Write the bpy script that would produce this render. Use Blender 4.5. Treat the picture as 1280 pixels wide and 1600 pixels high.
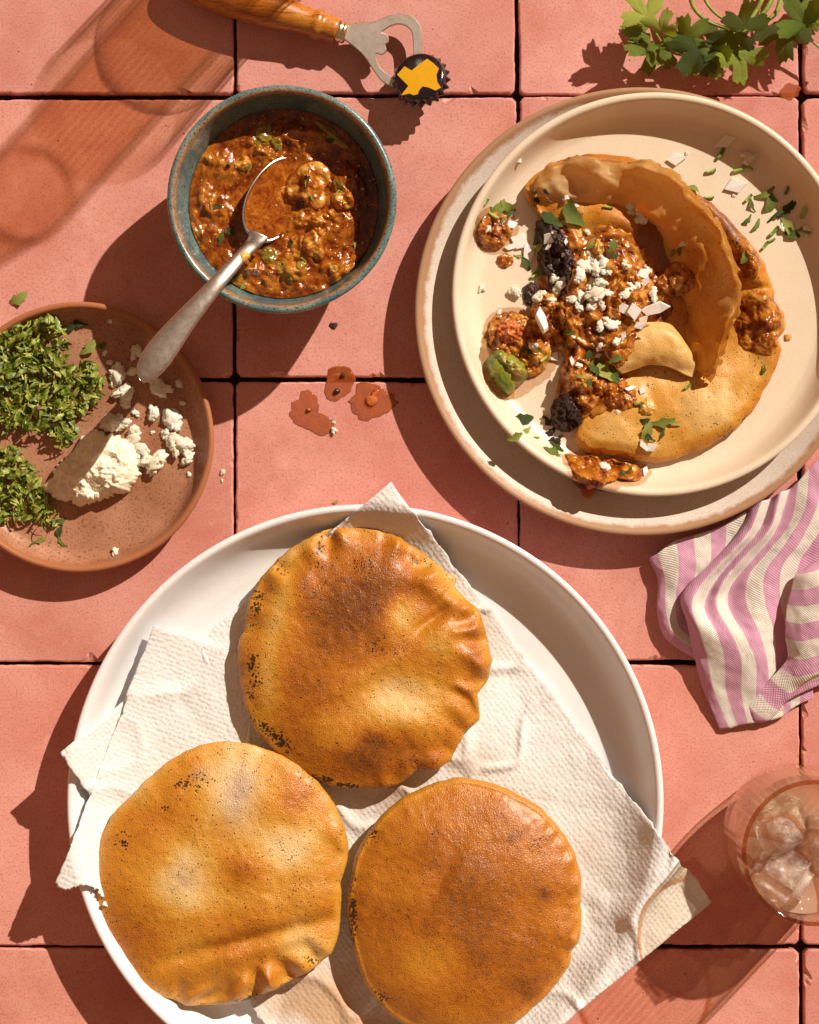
import bpy, math, random
import numpy as np
from mathutils import Vector, Matrix
from mathutils.bvhtree import BVHTree

for o in list(bpy.data.objects):
    bpy.data.objects.remove(o, do_unlink=True)
SC = bpy.context.scene
COL = SC.collection
random.seed(7)
RNG = np.random.default_rng(11)

# ------------------------------------------------------------------ camera
CAM_H = 1.30                       # metres above the table
PX = 0.56 / 1600                   # metres on the table per photograph pixel
cam_data = bpy.data.cameras.new('camera')
cam_data.sensor_fit = 'VERTICAL'
cam_data.sensor_height = 36.0
cam_data.lens = 36.0 * CAM_H / 0.56
cam_data.clip_start = 0.05
cam_data.clip_end = 50
cam = bpy.data.objects.new('camera', cam_data)
cam.location = (0, 0, CAM_H)
COL.objects.link(cam)
SC.camera = cam

# ------------------------------------------------------------------ light
SUN_EL = math.radians(36.5)
SH = Vector((-0.67, -0.742, 0)).normalized()        # where shadows fall on the table
world = bpy.data.worlds.new('World')
SC.world = world
world.use_nodes = True
wn = world.node_tree
wbg = wn.nodes['Background']
wtc = wn.nodes.new('ShaderNodeTexCoord')
wsep = wn.nodes.new('ShaderNodeSeparateXYZ')
wrm = wn.nodes.new('ShaderNodeValToRGB')
wn.links.new(wtc.outputs['Generated'], wsep.inputs[0])
wn.links.new(wsep.outputs['Z'], wrm.inputs[0])
wrm.color_ramp.elements[0].position = 0.0
wrm.color_ramp.elements[0].color = (0.56, 0.225, 0.095, 1)
wrm.color_ramp.elements[1].position = 0.9
wrm.color_ramp.elements[1].color = (0.36, 0.195, 0.115, 1)
wn.links.new(wrm.outputs[0], wbg.inputs['Color'])
wbg.inputs['Strength'].default_value = 0.62
sun_data = bpy.data.lights.new('sun', 'SUN')
sun_data.energy = 5.0
sun_data.angle = math.radians(0.6)
sun_data.color = (1.0, 0.885, 0.725)
sun = bpy.data.objects.new('sun', sun_data)
sdir = Vector((SH.x * math.cos(SUN_EL), SH.y * math.cos(SUN_EL), -math.sin(SUN_EL)))
sun.rotation_euler = sdir.to_track_quat('-Z', 'Y').to_euler()
sun.location = -sdir * 2
COL.objects.link(sun)
vs = SC.view_settings
vs.view_transform = 'Standard'
vs.look = 'None'
vs.exposure = 0.10
vs.gamma = 1.0
vs.use_curve_mapping = False
SC.render.engine = 'CYCLES'
SC.cycles.use_denoising = True
SC.cycles.max_bounces = 10
SC.cycles.transparent_max_bounces = 24
SC.cycles.caustics_reflective = False
SC.cycles.caustics_refractive = False

# ------------------------------------------------------------------ numbers
def kz(z):
    return (CAM_H - z) / CAM_H
def at(px, py, z=0.0):
    """table position of a photograph pixel for a thing at height z"""
    k = kz(z)
    return np.array([(px - 640) * PX * k, (800 - py) * PX * k, z])
def ats(pts, z=0.0):
    return np.array([at(p[0], p[1], p[2] if len(p) > 2 else z) for p in pts])
def lin(r, g, b):
    def f(c):
        c /= 255.0
        return c / 12.92 if c <= 0.04045 else ((c + 0.055) / 1.055) ** 2.4
    return (f(r), f(g), f(b))
def A(r, g, b):
    """albedo whose sunlit colour is the given display colour"""
    l = lin(r, g, b)
    return (min(l[0] / 1.10, .93), min(l[1] / 0.97, .93), min(l[2] / 0.80, .93), 1)

def _hash(ix, iy, iz, seed):
    with np.errstate(over='ignore'):
        h = (ix.astype(np.int64) * 374761393 + iy.astype(np.int64) * 668265263 +
             iz.astype(np.int64) * 2147483647 + seed * 1274126177) & 0xFFFFFFFF
        h = ((h ^ (h >> 13)) * 1274126177) & 0xFFFFFFFF
        h = ((h ^ (h >> 16)) * 2246822519) & 0xFFFFFFFF
        h = h ^ (h >> 15)
    return (h & 0xFFFFFF) / float(0xFFFFFF)
def vnoise(P, seed=0):
    P = np.atleast_2d(P)
    f = np.floor(P); i = f.astype(np.int64); t = P - f
    u = t * t * t * (t * (t * 6 - 15) + 10)
    r = 0
    for a in (0, 1):
        for b in (0, 1):
            for c in (0, 1):
                w = ((u[:, 0] if a else 1 - u[:, 0]) * (u[:, 1] if b else 1 - u[:, 1]) *
                     (u[:, 2] if c else 1 - u[:, 2]))
                r = r + w * _hash(i[:, 0] + a, i[:, 1] + b, i[:, 2] + c, seed)
    return r * 2 - 1
def fbm(P, scale=1.0, octv=4, seed=0, gain=0.5):
    P = np.atleast_2d(P) * scale + 37.1
    r = 0; a = 1; n = 0
    for k in range(octv):
        r = r + a * vnoise(P * (2.03 ** k), seed + k * 17)
        n += a; a *= gain
    return r / n * 1.6
def cell(P, scale, seed=0):
    """distance to the nearest scattered point (lumps)"""
    P = np.atleast_2d(P) * scale + 53.3
    i = np.floor(P).astype(np.int64)
    best = np.full(len(P), 9.0)
    for a in (-1, 0, 1):
        for b in (-1, 0, 1):
            for c in (-1, 0, 1):
                j = i + np.array([a, b, c])
                q = j + np.stack([_hash(j[:, 0], j[:, 1], j[:, 2], seed + s) for s in (1, 2, 3)], 1)
                d = np.sqrt(((P - q) ** 2).sum(1))
                best = np.minimum(best, d)
    return best
def sstep(a, b, x):
    t = np.clip((x - a) / (b - a), 0, 1)
    return t * t * (3 - 2 * t)

# ------------------------------------------------------------------ objects
def tag(o, label=None, cat=None, group=None, kind=None):
    if label: o['label'] = label
    if cat: o['category'] = cat
    if group: o['group'] = group
    if kind: o['kind'] = kind
    return o
SUPPORT = []
def mk(name, V, F, mats, parent=None, origin=None, smooth=True, attrs=None, uv=None,
       midx=None, support=False, mods=None):
    """one mesh object from world-space vertices"""
    V = np.asarray(V, float)
    F = [tuple(int(i) for i in f) for f in F]
    if support:
        SUPPORT.append((V.copy(), F))
    if parent is not None:
        org = np.array(parent['_w'])
        if '_w2' in parent:
            org = np.array(parent['_w2'])
        loc = (0, 0, 0)
    else:
        org = np.array(origin) if origin is not None else np.array(
            [V[:, 0].mean(), V[:, 1].mean(), V[:, 2].min()])
        loc = org
    me = bpy.data.meshes.new(name)
    me.from_pydata((V - org).tolist(), [], F)
    if not isinstance(mats, (list, tuple)):
        mats = [mats]
    for m in mats:
        me.materials.append(m)
    if midx is not None:
        me.polygons.foreach_set('material_index', np.asarray(midx, dtype=np.int32))
    if smooth:
        me.polygons.foreach_set('use_smooth', np.ones(len(me.polygons), dtype=bool))
    if attrs:
        for k, v in attrs.items():
            at_ = me.attributes.new(k, 'FLOAT', 'POINT')
            at_.data.foreach_set('value', np.asarray(v, dtype=np.float32))
    if uv is not None:
        l = me.uv_layers.new(name='UVMap')
        vi = np.zeros(len(me.loops), dtype=np.int32)
        me.loops.foreach_get('vertex_index', vi)
        l.data.foreach_set('uv', np.asarray(uv, dtype=np.float32)[vi].ravel())
    me.update()
    o = bpy.data.objects.new(name, me)
    COL.objects.link(o)
    o.location = loc
    o['_w'] = [float(x) for x in org]
    if parent is not None:
        o.parent = parent
    return o
def empty(name, loc, label=None, cat=None, group=None, kind=None):
    o = bpy.data.objects.new(name, None)
    o.empty_display_size = 0.01
    COL.objects.link(o)
    o.location = tuple(float(x) for x in loc)
    o['_w'] = [float(x) for x in loc]
    return tag(o, label, cat, group, kind)
def place(name, mesh, M, label=None, cat=None, group=None, parent=None):
    """an object that shares mesh data, at a world matrix"""
    o = bpy.data.objects.new(name, mesh)
    COL.objects.link(o)
    if parent is not None:
        o.parent = parent
        o.matrix_basis = Matrix.Translation(-Vector(parent['_w'])) @ M
    else:
        o.matrix_basis = M
    return tag(o, label, cat, group)
TREES = []
def cast(o, d):
    while len(TREES) < len(SUPPORT):
        V, F = SUPPORT[len(TREES)]
        TREES.append((BVHTree.FromPolygons(V.tolist(), F), V[:, :2].min(0) - .004, V[:, :2].max(0) + .004))
    best = None
    # plan position where the ray meets the height range of the food (rays are near vertical)
    for t, lo, hi in TREES:
        p = o + d * ((.02 - o.z) / d.z)
        if p.x < lo[0] - .012 or p.y < lo[1] - .012 or p.x > hi[0] + .012 or p.y > hi[1] + .012:
            continue
        h, n, i, dist = t.ray_cast(o, d)
        if h is not None and (best is None or dist < best[2]):
            best = (h, n, dist)
    return best
def drop(px, py):
    """point of the built surface that the photograph pixel shows, and its normal"""
    o = Vector((0, 0, CAM_H))
    d = (Vector(at(px, py, 0)) - o).normalized()
    r = cast(o, d)
    if r is None:
        return Vector(at(px, py, 0)), Vector((0, 0, 1))
    n = r[1]
    return r[0], (-n if n.z < 0 else n)
def ground(x, y):
    """height of what has been built at a table position"""
    r = cast(Vector((x, y, 0.3)), Vector((0, 0, -1)))
    return r[0].z if r else 0.0

def grid_faces(n, m, wrap=False, off=0):
    """n rows by m columns of vertices"""
    f = []
    mm = m if wrap else m - 1
    for i in range(n - 1):
        a = off + i * m
        for j in range(mm):
            k = (j + 1) % m
            f.append((a + j, a + k, a + m + k, a + m + j))
    return f
def lathe(prof, seg=128, wob=0.0, seed=0, zw=0.0):
    """surface of revolution about z from (r, z) pairs; r = 0 at an end closes it"""
    V = []; prof = list(prof)
    F = []
    th = np.linspace(0, 2 * math.pi, seg, endpoint=False)
    wobv = 1 + wob * (fbm(np.stack([np.cos(th), np.sin(th), th * 0], 1), 1.1, 2, seed))
    wz = zw * fbm(np.stack([np.cos(th), np.sin(th), th * 0 + 9], 1), 1.3, 2, seed + 5)
    rows = []
    for r, z in prof:
        if r <= 1e-9:
            rows.append([len(V)]); V.append((0, 0, z))
        else:
            s = len(V)
            for j in range(seg):
                V.append((r * wobv[j] * math.cos(th[j]), r * wobv[j] * math.sin(th[j]), z + wz[j] * min(1.0, (r / .055) ** 3) * (z > 0.004)))
            rows.append(list(range(s, s + seg)))
    for a, b in zip(rows[:-1], rows[1:]):
        for j in range(seg):
            k = (j + 1) % seg
            if len(a) == 1 and len(b) == 1: continue
            if len(a) == 1: F.append((a[0], b[k], b[j]))
            elif len(b) == 1: F.append((a[j], a[k], b[0]))
            else: F.append((a[j], a[k], b[k], b[j]))
    return np.array(V), F
def smooth_prof(pts, n=6):
    """Catmull-Rom through (r, z) pairs"""
    P = np.array(pts, float); out = []
    for i in range(len(P) - 1):
        p0 = P[max(i - 1, 0)]; p1 = P[i]; p2 = P[i + 1]; p3 = P[min(i + 2, len(P) - 1)]
        for t in np.linspace(0, 1, n, endpoint=False):
            out.append(.5 * ((2 * p1) + (-p0 + p2) * t + (2 * p0 - 5 * p1 + 4 * p2 - p3) * t * t +
                             (-p0 + 3 * p1 - 3 * p2 + p3) * t ** 3))
    out.append(P[-1])
    out = np.array(out)
    return out
def lathe_mm(pts, n=5, **kw):
    p = smooth_prof(pts, n) / 1000.0
    p[:, 0] = np.maximum(p[:, 0], 0)
    return lathe([(a, b) for a, b in p], **kw)
def outline(pts, cen, n=240, z=0.0, jit=0.0, seed=0, jscale=400):
    """radius by angle about a centre from traced pixels -> theta, R (metres)"""
    c = at(cen[0], cen[1], z)
    P = ats([(p[0], p[1]) for p in pts], z) - c
    a = np.arctan2(P[:, 1], P[:, 0]); r = np.hypot(P[:, 0], P[:, 1])
    o = np.argsort(a); a = a[o]; r = r[o]
    a = np.concatenate([a - 2 * math.pi, a, a + 2 * math.pi]); r = np.concatenate([r, r, r])
    th = np.linspace(-math.pi, math.pi, n, endpoint=False)
    # cosine-free smooth: fine linear then small blur
    fine = np.linspace(-math.pi, math.pi, n * 4, endpoint=False)
    rf = np.interp(fine, a, r)
    kk = np.array([1, 2, 3, 2, 1.]); kk /= kk.sum()
    for _ in range(2):
        rf = np.convolve(np.concatenate([rf[-8:], rf, rf[:8]]), kk, 'same')[8:-8]
    R = rf[::4]
    if jit:
        q = np.stack([R * np.cos(th), R * np.sin(th), th * 0], 1)
        R = R + jit * fbm(q, jscale, 3, seed)
    return c, th, R
def polar_xy(c, th, R, nr, power=1.0):
    """centre + nr rings; returns xy (n,2), s, theta index"""
    s = (np.arange(1, nr + 1) / nr) ** power
    X = [np.array([[c[0], c[1]]])]
    for k in s:
        X.append(np.stack([c[0] + R * k * np.cos(th), c[1] + R * k * np.sin(th)], 1))
    S = np.concatenate([[0], np.repeat(s, len(th))])
    T = np.concatenate([[0], np.tile(th, nr)])
    return np.concatenate(X), S, T
def polar_faces(nr, m, off=0, flip=False):
    F = []
    for j in range(m):
        F.append((off, off + 1 + j, off + 1 + (j + 1) % m))
    for i in range(nr - 1):
        a = off + 1 + i * m
        for j in range(m):
            k = (j + 1) % m
            F.append((a + j, a + m + j, a + m + k, a + k))
    if flip:
        F = [tuple(reversed(f)) for f in F]
    return F
def pixel_of(X, z):
    """photograph pixel of points (for patch maps measured on the photograph)"""
    k = (CAM_H - z) / CAM_H
    return X[:, 0] / (PX * k) + 640, 800 - X[:, 1] / (PX * k)
def gauss(u, v, cx, cy, rx, ry=None, ang=0):
    ry = ry or rx
    a = math.radians(ang); dx = u - cx; dy = v - cy
    x = dx * math.cos(a) + dy * math.sin(a); y = -dx * math.sin(a) + dy * math.cos(a)
    return np.exp(-(x / rx) ** 2 - (y / ry) ** 2)
def tube(path, radii, seg=10, cap=True):
    path = np.asarray(path, float); n = len(path)
    radii = np.asarray(radii, float) if np.ndim(radii) else np.full(n, radii)
    V = []; up = np.array([0.03, 0.07, 1.0])
    for i in range(n):
        t = path[min(i + 1, n - 1)] - path[max(i - 1, 0)]
        t = t / (np.linalg.norm(t) + 1e-12)
        a = np.cross(up, t)
        if np.linalg.norm(a) < 1e-3: a = np.cross([1, 0, 0.], t)
        a /= np.linalg.norm(a); b = np.cross(t, a)
        for j in range(seg):
            w = 2 * math.pi * j / seg
            V.append(path[i] + radii[i] * (a * math.cos(w) + b * math.sin(w)))
    F = grid_faces(n, seg, True)
    if cap:
        V.append(path[0]); V.append(path[-1]); q = n * seg
        for j in range(seg):
            F.append((q, (j + 1) % seg, j)); F.append((q + 1, (n - 1) * seg + j, (n - 1) * seg + (j + 1) % seg))
    return np.array(V), F
def spline(P, n):
    """Catmull-Rom through points, n samples"""
    P = np.asarray(P, float); m = len(P) - 1
    out = []
    for t in np.linspace(0, m, n):
        i = min(int(t), m - 1); t -= i
        p0 = P[i - 1] if i > 0 else 2 * P[0] - P[1]
        p1 = P[i]; p2 = P[i + 1]
        p3 = P[i + 2] if i + 2 <= m else 2 * P[m] - P[m - 1]
        out.append(.5 * ((2 * p1) + (-p0 + p2) * t + (2 * p0 - 5 * p1 + 4 * p2 - p3) * t * t + (-p0 + 3 * p1 - 3 * p2 + p3) * t ** 3))
    return np.array(out)
def patch(rows, nu, nv):
    """bicubic surface through a lattice rows[v][u] -> (nv*nu, 3)"""
    rows = np.asarray(rows, float)
    R = np.array([spline(r, nu) for r in rows])
    return np.array([spline(R[:, j], nv) for j in range(nu)]).transpose(1, 0, 2).reshape(-1, 3)

# ------------------------------------------------------------------ materials
def node(nt, typ, ins=None, **props):
    n = nt.nodes.new(typ)
    for k, v in props.items():
        setattr(n, k, v)
    for k, v in (ins or {}).items():
        s = n.inputs[k]
        if isinstance(v, bpy.types.NodeSocket): nt.links.new(v, s)
        else: s.default_value = v
    return n
def newmat(name, **ins):
    m = bpy.data.materials.new(name); m.use_nodes = True
    nt = m.node_tree; b = nt.nodes['Principled BSDF']
    for k, v in ins.items():
        b.inputs[k.replace('_', ' ')].default_value = v
    return m, nt, b
def coords(nt, out='Object'):
    return node(nt, 'ShaderNodeTexCoord').outputs[out]
def noise(nt, vec, scale, detail=4, rough=.55, dist=0, out='Fac'):
    return node(nt, 'ShaderNodeTexNoise', {'Vector': vec, 'Scale': scale, 'Detail': detail,
                'Roughness': rough, 'Distortion': dist}).outputs[out]
def voro(nt, vec, scale, out='Distance', feature='F1', rnd=1.0):
    return node(nt, 'ShaderNodeTexVoronoi', {'Vector': vec, 'Scale': scale, 'Randomness': rnd}, feature=feature).outputs[out]
def ramp(nt, fac, stops, interp='LINEAR'):
    n = node(nt, 'ShaderNodeValToRGB', {'Fac': fac})
    r = n.color_ramp; r.interpolation = interp
    while len(r.elements) < len(stops): r.elements.new(0.5)
    for e, (p, c) in zip(r.elements, stops):
        e.position = p
        e.color = c if isinstance(c, (tuple, list)) else (c, c, c, 1)
    return n.outputs[0]
def mixc(nt, fac, a, b, blend='MIX'):
    n = nt.nodes.new('ShaderNodeMix'); n.data_type = 'RGBA'; n.blend_type = blend
    for s, v in ((n.inputs[0], fac), (n.inputs[6], a), (n.inputs[7], b)):
        if isinstance(v, bpy.types.NodeSocket): nt.links.new(v, s)
        else: s.default_value = v
    return n.outputs[2]
def mth(nt, op, a, b=0.0, c=None, clamp=False):
    n = nt.nodes.new('ShaderNodeMath'); n.operation = op; n.use_clamp = clamp
    for s, v in zip(n.inputs, (a, b, c)):
        if v is None: continue
        if isinstance(v, bpy.types.NodeSocket): nt.links.new(v, s)
        else: s.default_value = v
    return n.outputs[0]
def attr(nt, name):
    return node(nt, 'ShaderNodeAttribute', attribute_name=name).outputs['Fac']
def bump(nt, b, height, dist, strength=1.0, prev=None):
    ins = {'Height': height, 'Distance': dist, 'Strength': strength}
    if prev is not None: ins['Normal'] = prev
    n = node(nt, 'ShaderNodeBump', ins).outputs[0]
    if b is not None: nt.links.new(n, b.inputs['Normal'])
    return n
def setc(nt, b, col):
    nt.links.new(col, b.inputs['Base Color'])
# ================================================================== materials of the setting and the dishes
def m_tile():
    m, nt, b = newmat('terracotta_tile', Roughness=.62)
    b.inputs['Specular IOR Level'].default_value = .35
    c = coords(nt); oi = node(nt, 'ShaderNodeObjectInfo')
    v = node(nt, 'ShaderNodeVectorMath', {0: c, 1: oi.outputs['Location']}, operation='ADD').outputs[0]
    big = noise(nt, v, 14, 5, .6, .4)
    fine = noise(nt, v, 900, 3, .6)
    mid = noise(nt, v, 110, 5, .65)
    base = mixc(nt, ramp(nt, big, [(.32, 0), (.66, 1)]), A(207, 122, 100), A(230, 156, 133))
    base = mixc(nt, 1.0, base, oi.outputs['Color'], 'MULTIPLY')
    stn = noise(nt, v, 6.5, 6, .68, .8)
    base = mixc(nt, ramp(nt, stn, [(.52, 0.0), (.70, .45)]), base, A(186, 98, 78))
    base = mixc(nt, ramp(nt, noise(nt, v, 45, 6, .7, 1.0), [(.60, 0.0), (.72, .35)]), base, A(238, 176, 154))
    base = mixc(nt, ramp(nt, fine, [(.30, .55), (.5, 0.0)]), base, A(170, 84, 64))
    base = mixc(nt, ramp(nt, mid, [(.58, 0.0), (.8, .34)]), base, A(240, 168, 146))
    base = mixc(nt, ramp(nt, mid, [(.2, .3), (.4, 0.0)]), base, A(190, 96, 76))
    pore = ramp(nt, voro(nt, v, 120), [(.045, 1), (.075, 0)])
    gate = ramp(nt, noise(nt, v, 31, 2), [(.56, 0), (.60, 1)])
    pore = mth(nt, 'MULTIPLY', pore, gate)
    base = mixc(nt, mth(nt, 'MULTIPLY', pore, .75), base, A(130, 58, 44))
    setc(nt, b, base)
    h = mth(nt, 'ADD', mth(nt, 'MULTIPLY', fine, .35), mth(nt, 'MULTIPLY', mid, .6))
    h = mth(nt, 'SUBTRACT', h, mth(nt, 'MULTIPLY', pore, 1.5))
    bump(nt, b, h, .00035, .8)
    return m
def m_chip():
    m, nt, b = newmat('tile_broken_edge', Roughness=.8)
    c = coords(nt)
    n = noise(nt, c, 260, 4, .6)
    setc(nt, b, ramp(nt, n, [(.38, A(190, 100, 80)), (.6, A(238, 172, 146))]))
    bump(nt, b, n, .0006)
    return m
def m_joint():
    m, nt, b = newmat('dark_joint', Roughness=.95)
    n = noise(nt, coords(nt), 400, 4)
    setc(nt, b, ramp(nt, n, [(.3, (.008, .005, .004, 1)), (.7, (.03, .016, .011, 1))]))
    return m
def m_glaze(name, base, dark, speck, speck_amt=.5, rough=.45, rimcol=None, rim_z=None, scale=900, coat=.0, spec=.4, rimw=.0016):
    m, nt, b = newmat(name, Roughness=rough)
    b.inputs['Specular IOR Level'].default_value = spec
    b.inputs['Coat Weight'].default_value = coat
    b.inputs['Coat Roughness'].default_value = .12
    c = coords(nt)
    n1 = noise(nt, c, 40, 5, .6)
    n2 = noise(nt, c, scale, 2, .6)
    col = mixc(nt, ramp(nt, n1, [(.3, 0), (.7, 1)]), base, dark)
    col = mixc(nt, ramp(nt, n2, [(.26, speck_amt), (.46, 0.0)]), col, speck)
    dots = ramp(nt, voro(nt, c, 230), [(.09, 1), (.14, 0)])
    gate = ramp(nt, noise(nt, c, 97, 2), [(.56, 0), (.62, 1)])
    col = mixc(nt, mth(nt, 'MULTIPLY', mth(nt, 'MULTIPLY', dots, gate), speck_amt), col, speck)
    if rimcol is not None:
        z = node(nt, 'ShaderNodeSeparateXYZ', {0: c}).outputs['Z']
        w = noise(nt, c, 120, 4, .7)
        zz = mth(nt, 'ADD', z, mth(nt, 'MULTIPLY', mth(nt, 'SUBTRACT', w, .5), .004))
        f = node(nt, 'ShaderNodeMapRange', {'Value': zz, 'From Min': rim_z - rimw, 'From Max': rim_z})
        col = mixc(nt, f.outputs[0], col, rimcol)
    setc(nt, b, col)
    h = mth(nt, 'ADD', mth(nt, 'MULTIPLY', n1, 1.2), mth(nt, 'MULTIPLY', n2, .22))
    bump(nt, b, h, .0004, .6)
    return m
MT_TILE, MT_CHIP, MT_JOINT = m_tile(), m_chip(), m_joint()
MT_WHITE = m_glaze('white_serving_glaze', A(250, 240, 230), A(244, 232, 220), A(200, 180, 155), .12, .32, coat=.25, spec=.5)
MT_CHARGER = m_glaze('speckled_stone_glaze', A(228, 205, 180), A(218, 194, 169), A(150, 118, 92), .5, .5,
                     A(176, 128, 90), .0181, scale=1100)
MT_CREAM = m_glaze('cream_glaze', A(240, 213, 178), A(234, 206, 170), A(205, 165, 120), .2, .4, coat=.12)
MT_CLAY = m_glaze('brown_clay_glaze', A(194, 134, 98), A(156, 98, 64), A(92, 52, 32), .95, .42,
                  A(172, 104, 64), .0150, scale=800)

# ================================================================== tiled table top
PITCH = 443 * PX
table = empty('tabletop', (0, 0, -.012), kind='structure')
Vb, Fb = [], []
hx, hy = PITCH * 3.2, PITCH * 3.7
Vb = [(-hx, -hy, -.03), (hx, -hy, -.03), (hx, hy, -.03), (-hx, hy, -.03),
      (-hx, -hy, -.0075), (hx, -hy, -.0075), (hx, hy, -.0075), (-hx, hy, -.0075)]
Fb = [(3, 2, 1, 0), (4, 5, 6, 7), (0, 1, 5, 4), (1, 2, 6, 5), (2, 3, 7, 6), (3, 0, 4, 7)]
mk('joint_bed', Vb, Fb, MT_JOINT, table, smooth=False)
def make_tile(ix, iy):
    rr = random.Random(ix * 91 + iy * 17 + 5)
    cx = (366 + 443 * (ix + .5) - 640) * PX + rr.uniform(-.5, .5) * .001
    cy = (800 - (150 + 443 * (iy + .5))) * PX + rr.uniform(-.5, .5) * .001
    half = PITCH / 2 - rr.uniform(.0004, .0009)
    hxw = half + rr.uniform(-.0004, .0003); hyw = half + rr.uniform(-.0004, .0003)
    n = 70
    P = []; N = []
    for sx, sy, dx, dy in ((-1, -1, 1, 0), (1, -1, 0, 1), (1, 1, -1, 0), (-1, 1, 0, -1)):
        for k in range(n):
            t = 2 * k / n
            P.append((sx * hxw + dx * t * hxw, sy * hyw + dy * t * hyw))
            N.append((dy, -dx))
    P = np.array(P); N = np.array(N, float)
    # inward normals blended at the corners
    N = -N
    q = np.concatenate([P * 1.0, np.full((len(P), 1), ix * 3.1 + iy * 7.7)], 1)
    e = np.abs(fbm(q, 40, 3, 3)) * .0006 + np.abs(fbm(q, 420, 3, 5)) * .00035
    ch = np.maximum(fbm(q, 95, 3, 8) - .42, 0) * .0058          # chips
    corner = np.minimum(np.abs(np.abs(P[:, 0]) - hxw), 1) + np.minimum(np.abs(np.abs(P[:, 1]) - hyw), 1)
    pale = fbm(q, 33, 3, 12)
    dcor = np.hypot(np.abs(P[:, 0]) - hxw, np.abs(P[:, 1]) - hyw)
    rnd = np.clip(1 - dcor / rr.uniform(.0016, .0032), 0, 1) ** 2 * .0010
    out = P * (1 - (e + rnd) / half)[:, None]
    topP = P * (1 - (e + rnd + .0004 + ch) / half)[:, None]
    inP = P * (1 - (e + rnd + .0010 + ch * 1.25) / half)[:, None]
    dz = -abs(rr.gauss(0, .0002))
    nn = len(P)
    V = np.zeros((nn * 4, 3))
    V[:nn, :2] = out; V[:nn, 2] = -.009
    V[nn:2 * nn, :2] = out; V[nn:2 * nn, 2] = -.0011 + dz - ch * .4
    V[2 * nn:3 * nn, :2] = topP; V[2 * nn:3 * nn, 2] = -.00035 + dz - ch * .1
    V[3 * nn:, :2] = inP; V[3 * nn:, 2] = dz
    F = grid_faces(4, nn, True)
    V = np.concatenate([V, [[0, 0, dz]]])
    F += [(3 * nn + j, 3 * nn + (j + 1) % nn, 4 * nn) for j in range(nn)]
    mid = [0] * nn + [1 if ch[j] > 2e-4 or pale[j] > .12 else 0 for j in range(nn)] + [1 if ch[j] > 2e-4 else 0 for j in range(nn)] + [0] * nn
    V[:, 0] += cx; V[:, 1] += cy
    o = mk('tile', V, F, [MT_TILE, MT_CHIP], table, smooth=False, midx=mid)
    warm = min(max((iy + 1) / 4.0, 0), 1)
    j = rr.uniform(.89, 1.05)
    o.color = (j * (1.02 - .05 * warm), j * (1.07 - .11 * warm) * rr.uniform(.98, 1.02), j * (1.13 - .20 * warm), 1)
    return o
for iy in range(-2, 5):
    for ix in range(-2, 4):
        make_tile(ix, iy)
SUPPORT.append((np.array([(-hx, -hy, 0), (hx, -hy, 0), (hx, hy, 0), (-hx, hy, 0)]), [(0, 1, 2, 3)]))

# ================================================================== dishes
def dish(name, px, py, prof, mat, label, cat, zr, seg=192, wob=0., zw=0., seed=0, n=5):
    V, F = lathe_mm(prof, n, seg=seg, wob=wob, zw=zw, seed=seed)
    c = at(px, py, zr); c[2] = 0
    return tag(mk(name, V + c, F, mat, origin=c, support=True), label, cat), c
serving_plate, SERV = dish('serving_plate', 571, 1254, [
    (0, 2.4), (60, 2.4), (108, 2.4), (111, 1.2), (113, .05), (117, .05), (120, 1.5), (133, 4), (147, 11), (155, 20),
    (158.6, 25.2), (159.7, 27.0), (158.9, 28.1), (157.2, 28.2), (155.6, 27.0), (153.2, 23), (148.5, 15), (142, 9.4), (134, 6.9), (122, 6.1), (60, 6), (0, 6)],
    MT_WHITE, 'large round white serving plate under the three puffed flatbreads', 'plate', .027)
charger, CHG = dish('charger_plate', 999, 487, [
    (0, 2), (50, 2), (62, 2), (65, .05), (70, .05), (73, 2), (90, 4), (108, 10.5), (118, 15.5), (121, 17.4), (120.8, 18.6), (119.4, 19.0),
    (117.5, 18.2), (113, 15), (104, 9.5), (94, 6.2), (80, 5), (40, 5), (0, 5)],
    MT_CHARGER, 'speckled grey-beige stoneware plate underneath the cream plate', 'plate', .018, wob=.003, zw=.0005)
cream_plate, CRM = dish('dinner_plate', 1022, 460, [
    (0, 7), (50, 7), (60, 7), (62, 5.1), (67, 5.1), (70, 7), (85, 8), (98, 12), (104, 18), (107.2, 23.6), (108.4, 25.6), (107.9, 26.9), (106.4, 27.3),
    (104.8, 26.6), (103.4, 24.2), (101.4, 19), (98.4, 14), (94.5, 11.2), (88, 10.1), (60, 9.6), (0, 9.5)],
    MT_CREAM, 'cream plate with raised rim carrying the torn-open taco', 'plate', .026, wob=.0015)
clay_plate, CLY = dish('clay_plate', 124, 684, [
    (0, 2), (40, 2), (48, 1.2), (50, .05), (56, .05), (60, 1.5), (67, 4.5), (71.2, 9), (73, 13), (73, 15.2), (71.8, 16.2), (70.2, 15.8), (68.8, 13.5),
    (67, 9.5), (63.5, 6.4), (58, 5.3), (40, 5), (0, 5)],
    MT_CLAY, 'small brown clay plate holding chopped cilantro and white cheese', 'plate', .0155, wob=.010, zw=.0009, seed=4)

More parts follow.
